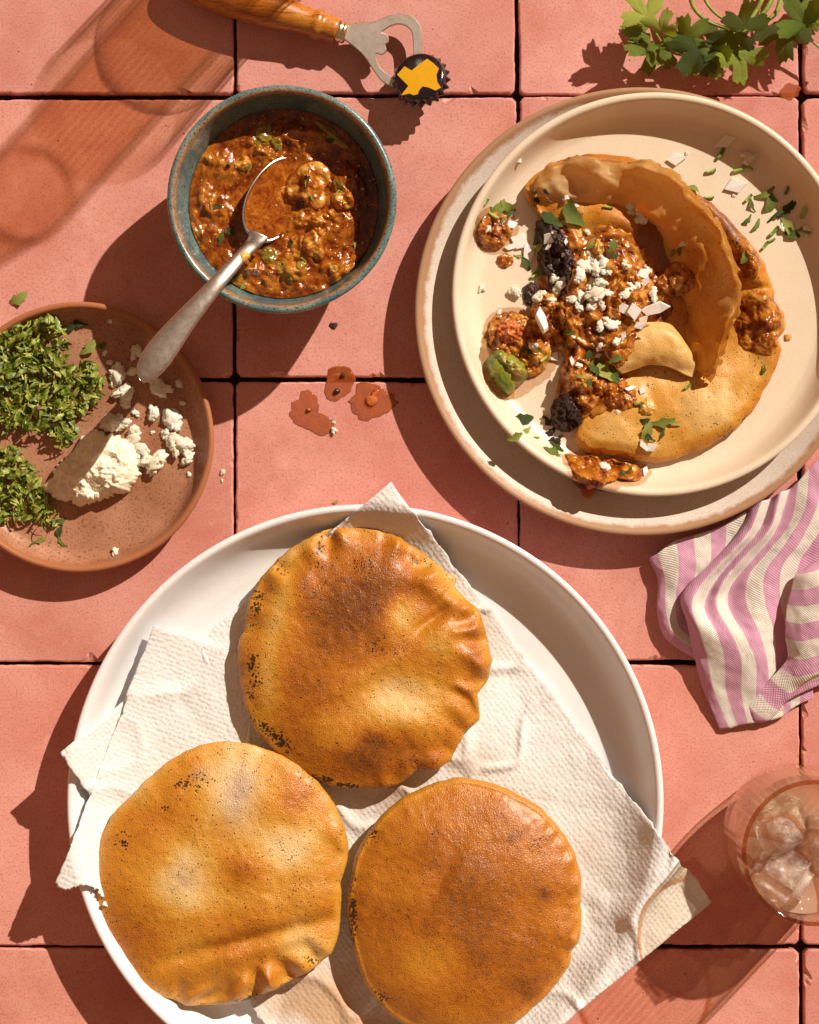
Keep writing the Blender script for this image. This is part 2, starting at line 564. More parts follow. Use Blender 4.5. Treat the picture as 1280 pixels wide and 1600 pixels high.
def m_bowl():
    m, nt, b = newmat('teal_reactive_glaze', Roughness=.28)
    b.inputs['Coat Weight'].default_value = .35
    b.inputs['Coat Roughness'].default_value = .1
    c = coords(nt)
    n1 = noise(nt, c, 55, 6, .65, .5)
    n2 = noise(nt, c, 900, 2, .6)
    sep = node(nt, 'ShaderNodeSeparateXYZ', {0: c})
    col = mixc(nt, ramp(nt, n1, [(.33, 0), (.66, 1)]), A(58, 98, 102), A(126, 148, 130))
    r = mth(nt, 'SQRT', mth(nt, 'ADD', mth(nt, 'MULTIPLY', sep.outputs['X'], sep.outputs['X']), mth(nt, 'MULTIPLY', sep.outputs['Y'], sep.outputs['Y'])))
    z = sep.outputs['Z']
    # the glaze breaks to brown on the inner shoulder of the lip
    w = mth(nt, 'MULTIPLY', mth(nt, 'SUBTRACT', noise(nt, c, 90, 5, .7), .5), .010)
    band = mth(nt, 'ABSOLUTE', mth(nt, 'SUBTRACT', mth(nt, 'ADD', r, mth(nt, 'MULTIPLY', w, .25)), .0561))
    fb = node(nt, 'ShaderNodeMapRange', {'Value': band, 'From Min': .0006, 'From Max': .0016, 'To Min': 1.0, 'To Max': 0.0}).outputs[0]
    fz = node(nt, 'ShaderNodeMapRange', {'Value': z, 'From Min': .052, 'From Max': .0565}).outputs[0]
    brown = mixc(nt, noise(nt, c, 300, 3), A(120, 70, 36), A(206, 150, 104))
    col = mixc(nt, mth(nt, 'MULTIPLY', mth(nt, 'MULTIPLY', fb, fz), ramp(nt, n1, [(.25, .3), (.5, .95)])), col, brown)
    col = mixc(nt, ramp(nt, n2, [(.34, .9), (.46, 0.0)]), col, A(42, 36, 30))
    setc(nt, b, col)
    bump(nt, b, mth(nt, 'ADD', n1, mth(nt, 'MULTIPLY', n2, .3)), .0006, .6)
    return m
bowl, BWL = dish('salsa_bowl', 440, 310, [
    (0, 3), (20, 3), (25, 2.5), (27, .05), (31, .05), (33, 3), (45, 13), (53.5, 30), (58, 46), (59.7, 55), (59.7, 57.6), (58.6, 58.8), (57.2, 58.8), (55.9, 57.6),
    (54.9, 54), (53.2, 46), (48.5, 31), (40, 17), (27, 9), (0, 7)],
    m_bowl(), 'teal and brown glazed bowl of chunky red salsa', 'bowl', .058, wob=.008, zw=.0007, seed=21)
# ================================================================== paper towels
def m_towel():
    m, nt, b = newmat('embossed_paper', Roughness=.9)
    b.inputs['Specular IOR Level'].default_value = .1
    uv = coords(nt, 'UV'); c = coords(nt)
    # quilted rows of small pillows (uv is in millimetres / 10)
    wv = node(nt, 'ShaderNodeVectorMath', {0: noise(nt, c, 80, 2, .5, 0, 'Color'), 'Scale': .16}, operation='SCALE').outputs[0]
    warp = node(nt, 'ShaderNodeVectorMath', {0: uv, 1: wv}, operation='ADD').outputs[0]
    cells = mth(nt, 'SUBTRACT', 1.0, voro(nt, warp, 4.0, rnd=.42, feature='SMOOTH_F1'))
    fib = noise(nt, c, 1500, 3, .7)
    crinkle = noise(nt, c, 90, 5, .6, .6)
    n = attr(nt, 'grease')
    col = mixc(nt, ramp(nt, fib, [(.3, 0), (.7, 1)]), A(248, 234, 220), A(255, 250, 240))
    col = mixc(nt, mth(nt, 'MULTIPLY', n, .95), col, A(214, 168, 122))
    setc(nt, b, col)
    b1 = bump(nt, None, cells, .0011, .6)
    b2 = bump(nt, None, crinkle, .0016, .35, b1)
    bump(nt, b, fib, .00022, .6, b2)
    rg = node(nt, 'ShaderNodeMapRange', {'Value': n, 'To Min': .9, 'To Max': .38}).outputs[0]
    nt.links.new(rg, b.inputs['Roughness'])
    # thin paper lets some light through
    tr = node(nt, 'ShaderNodeBsdfTranslucent', {'Color': A(240, 216, 188)})
    mx = node(nt, 'ShaderNodeMixShader', {0: .12, 1: b.outputs[0], 2: tr.outputs[0]})
    nt.links.new(mx.outputs[0], nt.nodes['Material Output'].inputs[0])
    return m
MT_TOWEL = m_towel()
SR = [0, 112, 126, 138, 146, 152, 157, 161, 168, 185, 215]
SZ = [6, 6.0, 7.0, 10.6, 15.6, 21.6, 27.4, 29.2, 29.2, 27.6, 22.5]
def serv_z(X):
    r = np.hypot(X[:, 0] - SERV[0], X[:, 1] - SERV[1]) * 1000
    return np.interp(r, SR, SZ) / 1000
def towel(name, p00, p10, p01, nu, nv, lift, seed, label, torn=None, grease=(), wr=1.0):
    """sheet with corner p00 and the neighbouring corners p10 (u) and p01 (v), in photograph pixels"""
    z0 = .02
    a, b, c = at(*p00, z0), at(*p10, z0), at(*p01, z0)
    u, v = np.meshgrid(np.linspace(0, 1, nu), np.linspace(0, 1, nv))
    u = u.ravel(); v = v.ravel()
    X = a + u[:, None] * (b - a) + v[:, None] * (c - a)
    q = X * 1.0; q[:, 2] = seed
    # torn / wavering edges
    ed = np.minimum.reduce([u, 1 - u, v, 1 - v])
    X[:, :2] += (fbm(q, 55, 3, seed)[:, None] * .0012 + fbm(q, 300, 2, seed + 4)[:, None] * .0005) * (ed < .004)[:, None]
    z = serv_z(X)
    # paper bridges the bend of the plate rather than hugging it
    zz = z.reshape(nv, nu)
    for _ in range(26):
        p = np.pad(zz, 1, mode='edge')
        zz = np.maximum((p[:-2, 1:-1] + p[2:, 1:-1] + p[1:-1, :-2] + p[1:-1, 2:]) / 4, z.reshape(nv, nu))
    z = zz.ravel()
    w = fbm(q, 22, 3, seed + 1)
    rid = 1 - np.abs(fbm(q, 17, 2, seed + 9))           # sharp creases
    rid = np.clip((rid - .86) / .14, 0, 1) ** 1.5
    z = z + lift + np.abs(w) * .0020 * wr + rid * .0022 * wr + np.maximum(fbm(q, 9, 2, seed + 2), 0) * .0035 * wr
    k = (CAM_H - z) / (CAM_H - z0)
    X[:, 0] *= k; X[:, 1] *= k
    X[:, 2] = z
    pu, pv = pixel_of(X, X[:, 2])
    g = np.zeros(len(X))
    for s in grease:
        g = np.maximum(g, s[4] * gauss(pu, pv, *s[:4]))
    g = np.clip(g * (1 + .5 * fbm(q, 50, 3, 5)), 0, 1)
    uv = np.stack([u * np.linalg.norm(b - a) * 100, v * np.linalg.norm(c - a) * 100], 1)
    F = np.array(grid_faces(nv, nu))
    if torn is not None:
        keep = torn(u, v, q)
        F = F[keep[F].all(1)]
        used = np.unique(F); mp = np.full(len(X), -1); mp[used] = np.arange(len(used))
        F = mp[F]; X = X[used]; uv = uv[used]; g = g[used]
    cx, cy = X[:, 0].mean(), X[:, 1].mean()
    o = mk(name, X, F, MT_TOWEL, origin=(cx, cy, .0065), uv=uv, attrs={'grease': g}, support=True)
    sol = o.modifiers.new('thickness', 'SOLIDIFY'); sol.thickness = .00045; sol.offset = -1
    return tag(o, label, 'paper towel')
towel('paper_towel', (612, 752), (1112, 1410), (92, 1178), 230, 190, .0012, 3,
      'large white embossed paper towel spanning the serving plate, corners past its rim',
      grease=((500, 1565, 90, 60, 1.0), (600, 1240, 60, 70, .6), (760, 960, 50, 60, .35), (930, 1330, 40, 60, .30), (740, 1190, 60, 26, .4), (450, 1010, 30, 60, .2), (560, 1620, 120, 60, 1.0)))
towel('paper_towel', (241, 976), (560, 1090), (80, 1402), 130, 150, .0042, 8,
      'smaller white paper towel with torn lower edge under the left flatbread',
      torn=lambda u, v, q: v < .955 + .03 * fbm(q, 70, 3, 4) + .012 * fbm(q, 600, 2, 6),
      grease=((330, 1250, 80, 60, .25),), wr=.6)

# ================================================================== puffed flatbreads
def m_fry(name='fried_dough', trans=0.0, rough=.40, light=1.0, micro=1.0):
    m, nt, b = newmat(name, Roughness=rough)
    b.inputs['Specular IOR Level'].default_value = .5
    b.inputs['Coat Weight'].default_value = .20 * micro
    b.inputs['Coat Roughness'].default_value = .30
    c = coords(nt)
    br = attr(nt, 'brown'); ch = attr(nt, 'char'); pu = attr(nt, 'purple')
    n1 = noise(nt, c, 85, 6, .62, .5)
    n2 = noise(nt, c, 420, 4, .65)
    n3 = noise(nt, c, 1400, 2, .5)
    f = mth(nt, 'ADD', br, mth(nt, 'MULTIPLY', mth(nt, 'SUBTRACT', n1, .5), .26))
    f = mth(nt, 'ADD', f, mth(nt, 'MULTIPLY', mth(nt, 'SUBTRACT', n2, .5), .22))
    f = mth(nt, 'ADD', f, mth(nt, 'MULTIPLY', mth(nt, 'SUBTRACT', n3, .5), .34), clamp=True)
    col = ramp(nt, f, [(0.0, A(236, 194, 130)), (.25, A(226, 172, 94)), (.45, A(215, 148, 52)),
                       (.63, A(203, 127, 30)), (.82, A(182, 100, 18)), (1.0, A(122, 62, 14))])
    col = mixc(nt, mth(nt, 'MULTIPLY', pu, .75), col, A(150, 104, 92))
    # black burnt flecks that cluster where the dough was scorched
    v1 = voro(nt, c, 620); v2 = voro(nt, c, 310)
    wob = mth(nt, 'MULTIPLY', mth(nt, 'SUBTRACT', noise(nt, c, 1500, 2), .5), .36)
    cl = ramp(nt, noise(nt, c, 210, 4, .65), [(.40, 0), (.62, 1)])
    thr = mth(nt, 'MULTIPLY', ch, mth(nt, 'ADD', mth(nt, 'MULTIPLY', cl, .64), .36))
    s1 = mth(nt, 'LESS_THAN', mth(nt, 'ADD', v1, wob), mth(nt, 'SUBTRACT', thr, .045))
    s2 = mth(nt, 'LESS_THAN', mth(nt, 'ADD', v2, mth(nt, 'MULTIPLY', wob, .6)), mth(nt, 'SUBTRACT', mth(nt, 'MULTIPLY', thr, .52), .08))
    s = mth(nt, 'MAXIMUM', s1, s2)
    col = mixc(nt, mth(nt, 'MULTIPLY', s, .93), col, A(34, 22, 16))
    setc(nt, b, col)
    rg = node(nt, 'ShaderNodeMapRange', {'Value': n2, 'From Min': .3, 'From Max': .7, 'To Min': rough - .12, 'To Max': rough + .10}).outputs[0]
    nt.links.new(rg, b.inputs['Roughness'])
    b1 = bump(nt, None, n2, .00018, .3)
    b2 = bump(nt, None, voro(nt, c, 1300), .0004 * micro, .55, b1)
    bump(nt, b, n3, .0003, .6, b2)
    if trans:
        tr = node(nt, 'ShaderNodeBsdfTranslucent', {'Color': mixc(nt, .4, col, A(236, 160, 70))})
        mx = node(nt, 'ShaderNodeMixShader', {0: trans, 1: b.outputs[0], 2: tr.outputs[0]})
        nt.links.new(mx.outputs[0], nt.nodes['Material Output'].inputs[0])
    return m
MT_FRY = m_fry()
def flatbread(pts, cen, seed, label, ridges=(), bumps=(), brown=(), char=(), purple=(), rim=.0, H=.013, ze=.0115, base=.0085, flat=2.4, jit=.0006, speck=.30, tone=0.0):
    c, th, R = outline(pts, cen, 420, .020, jit, seed, 120)
    nr = 96
    X, S, T = polar_xy(c, th, R, nr, .85)
    q = np.concatenate([X, np.full((len(X), 1), seed * .37)], 1)
    pu_, pv_ = pixel_of(X, .024)
    rid = np.zeros(len(X))
    for (a0, wid, frq, amp, s0) in ridges:              # puckers along the rim; angle in photo degrees (clockwise from right)
        d = (np.degrees(-T) - a0 + 180) % 360 - 180
        ph = d * frq + 2.2 * fbm(q, 45, 2, seed + 31)
        rid += 1.5 * amp * np.exp(-(d / wid) ** 2) * sstep(s0, .93, S) * np.cos(ph) * (1 - .55 * sstep(.95, 1, S))
    bmp = np.zeros(len(X))
    for (bx, by, rx, ry, ang, amp) in bumps:
        bmp += 1.35 * amp * gauss(pu_, pv_, bx, by, rx, ry, ang)
    nz = fbm(q, 26, 2, seed) * .0012 + fbm(q, 95, 2, seed + 3) * .00018 + fbm(q, 300, 2, seed + 6) * .00014
    prof = (1 - S ** flat) ** .62
    seam = rim * np.exp(-((S - .972) / .016) ** 2)
    fade = 1 - sstep(.93, 1.0, S)
    top = ze + H * prof + (nz + bmp) * (.25 + .75 * fade) + rid + seam
    edge_w = .0010 * fbm(np.stack([np.cos(T) * 2, np.sin(T) * 2, T * 0 + seed], 1), 1.6, 3, seed + 12) * sstep(.6, 1, S)
    top = top + edge_w
    nb = 26
    Xb, Sb, Tb = polar_xy(c, th, R * .995, nb, .6)
    eb = .0010 * fbm(np.stack([np.cos(Tb) * 2, np.sin(Tb) * 2, Tb * 0 + seed], 1), 1.6, 3, seed + 12) * sstep(.6, 1, Sb)
    bot = ze + eb - (ze - .0006) * (1 - Sb ** 5) - .0006 * (Sb >= .999)
    V = np.concatenate([np.concatenate([X, top[:, None]], 1), np.concatenate([Xb, bot[:, None]], 1)])
    V[:, 2] += base
    F = polar_faces(nr, 420) + polar_faces(nb, 420, len(X), True)
    a = 1 + (nr - 1) * 420; bb = len(X) + 1 + (nb - 1) * 420
    for j in range(420):
        k = (j + 1) % 420
        F.append((a + j, bb + j, bb + k, a + k))
    # browning: the raised skin took more colour than the seam and the hollows
    br = .67 + tone + 15 * (nz + bmp * .35) + 22 * rid - .16 * sstep(.90, .98, S) + .10 * fbm(q, 26, 3, seed + 40)
    for (bx, by, rx, ry, ang, amp) in brown:
        br += 1.35 * amp * gauss(pu_ + 9 * fbm(q, 60, 2, 77), pv_ + 9 * fbm(q, 60, 2, 78), bx, by, rx, ry, ang)
    cr = speck + .02 * fbm(q, 40, 2, seed + 8)
    for (bx, by, rx, ry, ang, amp) in char:
        cr = np.maximum(cr, amp * gauss(pu_, pv_, bx, by, rx, ry, ang))
    pp = np.zeros(len(X))
    for (bx, by, rx, ry, ang, amp) in purple:
        pp = np.maximum(pp, amp * gauss(pu_ + 6 * fbm(q, 90, 2, 7), pv_ + 6 * fbm(q, 90, 2, 9), bx, by, rx, ry, ang))
    cat_ = lambda x, v: np.concatenate([x, np.full(len(Xb), v)])
    crb = np.concatenate([cr, np.tile(cr[-420:], nb + 1)[:len(Xb)]])
    o = mk('puffed_flatbread', V, F, MT_FRY, origin=(c[0], c[1], base), support=True,
           attrs={'brown': np.clip(cat_(br, .3), 0, 1), 'char': np.clip(crb, 0, 1), 'purple': cat_(pp, 0)})
    return tag(o, label, 'flatbread', 'puffed flatbreads on the serving plate')

P1 = [(541,825),(592,827),(627,841),(663,866),(699,894),(714,902),(710,917),(732,937),(750,958),(760,987),(767,1030),(762,1062),(746,1084),(750,1123),(724,1145),(703,1188),(678,1206),(656,1202),(620,1224),(570,1233),(527,1228),(484,1210),(441,1181),(408,1152),(387,1109),(374,1066),(371,1016),(381,976),(394,933),(408,904),(441,868),(477,843),(505,829)]
P2 = [(340,1159),(374,1160),(412,1169),(460,1190),(500,1225),(525,1260),(538,1288),(545,1319),(543,1346),(533,1381),(532,1415),(529,1456),(519,1491),(495,1508),(464,1527),(422,1549),(381,1563),(340,1570),(292,1571),(268,1561),(230,1551),(189,1511),(178,1487),(158,1449),(147,1408),(144,1377),(151,1339),(158,1305),(175,1274),(206,1243),(240,1209),(275,1181),(309,1166)]
P3 = [(709,1215),(754,1220),(792,1232),(816,1245),(847,1262),(874,1293),(898,1331),(908,1373),(907,1414),(910,1434),(905,1472),(893,1486),(891,1507),(864,1544),(836,1572),(805,1598),(760,1612),(700,1617),(650,1608),(613,1589),(589,1565),(568,1531),(556,1500),(548,1455),(543,1421),(548,1373),(558,1331),(578,1297),(602,1269),(630,1245),(668,1228)]
flatbread(P2, (345, 1365), 5, 'puffed flatbread with a purple-stained top and deep puckers along its lower edge',
    ridges=((66, 26, .33, .0030, .72), (100, 14, .4, .0015, .8), (-18, 14, .22, .0012, .8)),
    bumps=((440, 1255, 38, 32, 0, .0012), (375, 1350, 34, 30, 0, .0010), (330, 1300, 30, 60, 30, .0012), (400, 1465, 120, 13, -14, -.0030), (260, 1420, 60, 60, 0, .0010), (490, 1400, 40, 40, 0, .0014), (420, 1500, 80, 20, -20, -.0016), (235, 1230, 40, 22, -40, .0008)),
    brown=((370, 1225, 48, 62, 12, -.62), (450, 1320, 55, 40, 0, -.46), (290, 1370, 46, 55, 0, -.40), (440, 1250, 30, 26, 0, .10), (382, 1350, 34, 24, 0, .18), (250, 1300, 60, 60, 0, .12), (210, 1420, 50, 60, 0, .05), (300, 1500, 90, 40, 0, .0), (470, 1470, 36, 40, 0, -.35), (400, 1400, 80, 20, 0, -.10), (210, 1235, 30, 30, 0, -.2), (310, 1440, 60, 20, 0, .10)),
    char=((305, 1220, 44, 22, -12, .72), (255, 1262, 30, 12, -14, .62), (190, 1310, 18, 26, 0, .72), (350, 1330, 30, 40, 0, .40), (410, 1560, 110, 9, -12, .85), (395, 1368, 30, 16, 0, .42), (490, 1500, 24, 14, -30, .7), (480, 1220, 50, 16, 35, .5), (150, 1400, 10, 60, 0, .5)),
    purple=((374, 1238, 24, 46, 14, .85), (318, 1208, 18, 12, 0, .55), (290, 1372, 26, 20, 0, .40)), H=.0105)
flatbread(P3, (727, 1415), 9, 'smooth glossy puffed flatbread with a pale raised rim, nearest the bottom edge',
    ridges=((-20, 30, .6, .0004, .86), (20, 14, .5, .0006, .9)),
    bumps=((700, 1400, 100, 110, 20, .0030), (690, 1370, 12, 70, 28, -.0012), (760, 1330, 90, 70, 20, .0012), (640, 1390, 26, 40, 30, .0009), (640, 1540, 40, 30, 0, .0010), (850, 1540, 40, 30, 0, -.0008)),
    brown=((727, 1415, 150, 170, 0, .10), (670, 1500, 50, 40, 0, -.18), (630, 1380, 40, 26, 0, -.10), (820, 1545, 30, 24, 0, .10), (850, 1395, 12, 10, 0, .12), (800, 1302, 10, 8, 0, .08), (745, 1368, 8, 8, 0, .1)),
    char=((548, 1430, 12, 110, 2, .92), (575, 1300, 26, 30, 40, .62), (590, 1560, 30, 30, 45, .55), (840, 1315, 26, 20, 25, .60), (680, 1300, 24, 16, 0, .36), (655, 1480, 60, 50, 0, .26), (870, 1545, 14, 40, 35, .4)),
    rim=.0009, H=.0120, flat=2.8, jit=.0004, speck=.27, tone=.05)
flatbread(P1, (570, 1028), 2, 'large wrinkled puffed flatbread at the top of the serving plate',
    ridges=((-118, 24, .34, .0020, .74), (-50, 22, .27, .0022, .72), (2, 30, .42, .0017, .66), (60, 22, .3, .0012, .8), (-100, 60, .22, .0008, .8)),
    bumps=((700, 930, 60, 16, 28, .0030), (680, 965, 40, 10, -35, -.0026), (700, 990, 40, 40, 0, .0022), (640, 900, 60, 30, 0, .0014), (620, 1080, 50, 26, 0, -.0020), (640, 1130, 50, 30, 0, .0018), (560, 1160, 60, 40, 0, .0010), (470, 900, 24, 50, 20, .0016), (440, 1000, 30, 80, 0, .0008), (560, 960, 60, 60, 0, .0010), (730, 1040, 24, 40, 0, .0012), (600, 1040, 90, 14, -28, .0012)),
    brown=((625, 1090, 70, 42, 10, -.46), (630, 960, 26, 30, 0, -.42), (520, 1130, 50, 30, 0, -.15), (440, 950, 20, 70, 10, -.30), (420, 1060, 24, 60, 0, -.30), (690, 1000, 30, 26, 0, -.30), (700, 900, 50, 30, 30, -.28), (470, 860, 50, 22, -20, -.18), (560, 1190, 40, 26, 0, .12), (560, 950, 100, 80, 0, .14), (590, 1150, 30, 20, 0, .15), (730, 1000, 30, 40, 0, .1), (480, 1100, 60, 60, 0, .1), (640, 1200, 60, 20, 0, .1)),
    char=((500, 860, 10, 34, 4, .80), (570, 885, 44, 34, 10, .56), (440, 890, 24, 24, 0, .5), (400, 950, 18, 60, 10, .72), (395, 1050, 20, 70, 0, .72), (430, 1150, 60, 14, 38, 1.0), (520, 1222, 60, 8, 12, 1.0), (600, 1010, 50, 26, 0, .52), (530, 1030, 40, 60, 0, .30), (660, 880, 40, 14, 20, .55), (660, 1190, 30, 20, 0, .6), (640, 965, 16, 12, 0, .6)),
    H=.0110, jit=.0009, tone=.09)
# ================================================================== food materials
def m_salsa(name, tone=0, rough=.13, bmp=.0010):
    m, nt, b = newmat(name, Roughness=rough)
    b.inputs['Specular IOR Level'].default_value = .45
    b.inputs['Coat Weight'].default_value = .15
    b.inputs['Coat Roughness'].default_value = .08
    c = coords(nt); ck = attr(nt, 'chunk')
    n1 = noise(nt, c, 95, 6, .65, .7)
    n2 = noise(nt, c, 330, 5, .7, .3)
    f = mth(nt, 'ADD', mth(nt, 'MULTIPLY', n1, .55), mth(nt, 'MULTIPLY', n2, .45))
    f = mth(nt, 'ADD', f, mth(nt, 'MULTIPLY', mth(nt, 'SUBTRACT', ck, .5), .26))
    pal = [[(.28, A(60, 13, 3)), (.40, A(108, 38, 6)), (.50, A(150, 70, 12)), (.62, A(190, 112, 30)), (.8, A(216, 152, 66))],
           [(.30, A(52, 16, 4)), (.41, A(116, 46, 9)), (.50, A(160, 82, 20)), (.60, A(196, 120, 40)), (.8, A(222, 164, 80))],
           [(.30, A(150, 60, 22)), (.46, A(186, 84, 36)), (.58, A(202, 104, 48)), (.8, A(214, 126, 64))]][tone]
    col = ramp(nt, f, pal)
    v = voro(nt, c, 420)
    dk = mth(nt, 'MULTIPLY', ramp(nt, v, [(.16, 1), (.24, 0)]), ramp(nt, noise(nt, c, 210, 2), [(.53, 0), (.60, 1)]))
    col = mixc(nt, mth(nt, 'MULTIPLY', dk, .9), col, A(30, 16, 10))
    gr = mth(nt, 'MULTIPLY', ramp(nt, voro(nt, c, 260), [(.14, 1), (.24, 0)]), ramp(nt, noise(nt, c, 160, 2), [(.57, 0), (.63, 1)]))
    col = mixc(nt, mth(nt, 'MULTIPLY', gr, .7), col, A(128, 120, 34))
    sd = mth(nt, 'MULTIPLY', ramp(nt, voro(nt, c, 520), [(.17, 1), (.24, 0)]), ramp(nt, noise(nt, c, 131, 2), [(.55, 0), (.61, 1)]))
    col = mixc(nt, mth(nt, 'MULTIPLY', sd, .8), col, A(224, 160, 78))
    setc(nt, b, col)
    h = mth(nt, 'ADD', mth(nt, 'MULTIPLY', n2, 1.0), mth(nt, 'MULTIPLY', sd, .35))
    bump(nt, b, h, bmp * .45, .6)
    return m
def m_simple(name, stops, scale, rough=.5, bump_d=.0004, bump_s=400, spec=.4, trans=0, tcol=None, sss=0, coat=0, rand=0):
    m, nt, b = newmat(name, Roughness=rough)
    b.inputs['Specular IOR Level'].default_value = spec
    b.inputs['Coat Weight'].default_value = coat
    b.inputs['Coat Roughness'].default_value = .1
    c = coords(nt)
    if rand:
        oi = node(nt, 'ShaderNodeObjectInfo')
        c = node(nt, 'ShaderNodeVectorMath', {0: c, 1: oi.outputs['Location']}, operation='ADD').outputs[0]
    n = noise(nt, c, scale, 5, .6, .3)
    if rand:
        n = mth(nt, 'ADD', n, mth(nt, 'MULTIPLY', mth(nt, 'SUBTRACT', oi.outputs['Random'], .5), rand), clamp=True)
    col = ramp(nt, n, stops)
    setc(nt, b, col)
    bump(nt, b, noise(nt, c, bump_s, 4, .6), bump_d, .8)
    if sss:
        b.inputs['Subsurface Weight'].default_value = sss
        b.inputs['Subsurface Radius'].default_value = (.0016, .0011, .0007)
        b.inputs['Subsurface Scale'].default_value = 1.0
    if trans:
        tr = node(nt, 'ShaderNodeBsdfTranslucent', {'Color': tcol})
        mx = node(nt, 'ShaderNodeMixShader', {0: trans, 1: b.outputs[0], 2: tr.outputs[0]})
        nt.links.new(mx.outputs[0], nt.nodes['Material Output'].inputs[0])
    return m
MT_SALSA = m_salsa('chunky_salsa')
MT_SALSA_DARK = m_salsa('cooked_salsa', 1, .16, .0012)
MT_SPLAT = m_salsa('thin_salsa', 2, .14, .0004)
MT_BEAN = m_simple('black_beans', [(.3, A(34, 16, 12)), (.55, A(64, 34, 26)), (.75, A(104, 62, 46))], 300, .38, .0009, 420, .5, coat=.15)
MT_CHEESE = m_simple('fresh_cheese', [(.3, A(244, 216, 172)), (.5, A(255, 238, 204)), (.8, A(255, 247, 224))], 260, .75, .0003, 900, .2, rand=.2)
MT_ONION = m_simple('raw_onion', [(.35, A(244, 222, 196)), (.65, A(255, 244, 226))], 120, .25, .0001, 300, .5, coat=.05, rand=.1)
MT_LEAF = m_simple('cilantro_leaf', [(.22, A(36, 56, 12)), (.45, A(82, 106, 24)), (.65, A(140, 152, 44)), (.85, A(190, 188, 84))], 60, .36, .0004, 500, .4,
                   trans=.25, tcol=A(170, 180, 30), rand=.6)
MT_STEMG = m_simple('cilantro_stem', [(.3, A(124, 140, 44)), (.7, A(186, 190, 92))], 150, .4, .0002, 500, .4, trans=.15, tcol=A(190, 200, 70))
MT_CHOP = m_simple('chopped_leaf', [(.30, A(24, 38, 8)), (.44, A(58, 78, 16)), (.56, A(108, 122, 30)), (.70, A(188, 180, 84))], 260, .38, .0003, 700, .4,
                   trans=.14, tcol=A(120, 140, 22), rand=.35)
MT_AVO = m_simple('avocado_flesh', [(.34, A(70, 92, 14)), (.47, A(128, 130, 34)), (.58, A(186, 150, 60)), (.75, A(200, 130, 50))], 45, .42, .0005, 260, .5, coat=.1)
MT_PALE = m_simple('pale_flesh', [(.3, A(196, 110, 34)), (.5, A(222, 164, 74)), (.75, A(236, 196, 116))], 110, .2, .0004, 260, .5, coat=.4)
MT_GREENP = m_simple('green_pepper_flesh', [(.3, A(104, 78, 16)), (.55, A(158, 122, 34)), (.8, A(204, 170, 74))], 130, .2, .0003, 300, .5, coat=.4)
def m_wet(name, c1, c2, alpha):
    m, nt, b = newmat(name, Roughness=.07)
    c = coords(nt)
    n = noise(nt, c, 140, 5, .65, .5)
    setc(nt, b, mixc(nt, ramp(nt, n, [(.35, 0), (.65, 1)]), c1, c2))
    b.inputs['Coat Weight'].default_value = .3
    a = node(nt, 'ShaderNodeMapRange', {'Value': n, 'From Min': .3, 'From Max': .7, 'To Min': alpha - .12, 'To Max': alpha + .12}).outputs[0]
    nt.links.new(a, b.inputs['Alpha'])
    bump(nt, b, noise(nt, c, 260, 3, .6), .0003, .6)
    return m
MT_RED = MT_SPLAT
MT_SPLAT = m_wet('thin_wet_salsa', A(164, 70, 22), A(196, 98, 40), .60)
MT_OIL = m_wet('oily_sauce_film', A(206, 130, 56), A(222, 156, 84), .40)
MT_SOAK = m_simple('sauce_soaked_vegetable', [(.34, A(112, 36, 6)), (.46, A(170, 84, 20)), (.56, A(206, 136, 48)), (.72, A(232, 184, 96))], 170, .16, .0006, 380, .5, coat=.2)
MT_DOUGH = m_fry('torn_dough', .0, .46, 1.0, .35)
MT_SKIN = m_fry('thin_fried_skin', .50, .48, 1.0, .4)

def blob(name, pts, zc, h, mat, seed=0, lump=1.0, base=None, parent=None, nr=26, m=110, label=None, cat=None, group=None, jit=.0007, edge=2.0, thin=0.0, cen=None, lscale=150, sup=True, kind=None, rough=.10):
    """a low heap with a traced outline lying on whatever is below it"""
    P = np.array([(p[0], p[1]) for p in pts], float)
    cen = cen or P.mean(0)
    c, th, R = outline(pts, cen, m, zc, jit, seed, 450)
    X, S, T = polar_xy(c, th, R, nr, .8)
    _, _, R0 = outline(pts, cen, m, zc)
    for _ in range(m // 6):
        R0 = (np.roll(R0, 1) + R0 + np.roll(R0, -1)) / 3
    Rm = np.concatenate([[1], np.tile(R0 / R, nr)])
    Rm = 1 + (Rm - 1) * np.clip(1 - S ** 1.5, 0, 1)
    X = c[:2] + (X - c[:2]) * Rm[:, None]
    q = np.concatenate([X, np.full((len(X), 1), seed * .53)], 1)
    g = np.array([ground(x, y) for x, y in X]) if base is None else np.full(len(X), base)
    dome = (1 - S ** edge) ** .55
    ln = (.62 - cell(q, lscale, seed)) * 1.3
    lum = np.clip(.72 + .55 * ln + .45 * fbm(q, 130, 3, seed + 2), .05, 3)
    z = g + h * dome * (1 - lump + lump * lum) + thin * (S < .999)
    z += h * rough * fbm(q, 700, 2, seed + 5) * (1 - sstep(.9, 1, S))
    z[S > .999] = g[S > .999] - .0002
    V = np.concatenate([X, z[:, None]], 1)
    F = polar_faces(nr, m)
    # flat underside so that the heap is a closed body
    nb = len(V)
    zb = g - .0003
    ring = list(range(1 + (nr - 1) * m, 1 + nr * m))
    V = np.concatenate([V, [[c[0], c[1], min(g.min(), zb[0]) - .0002]]])
    for j in range(m):
        F.append((ring[(j + 1) % m], ring[j], nb))
    ck = np.clip(.5 + ln, 0, 1)
    o = mk(name, V, F, mat, parent=parent, origin=(c[0], c[1], g.min()), support=sup,
           attrs={'chunk': np.concatenate([ck, [.5]]), 'brown': np.full(len(V), .3), 'char': np.full(len(V), .2), 'purple': np.zeros(len(V))})
    return tag(o, label, cat, group, kind) if parent is None else o

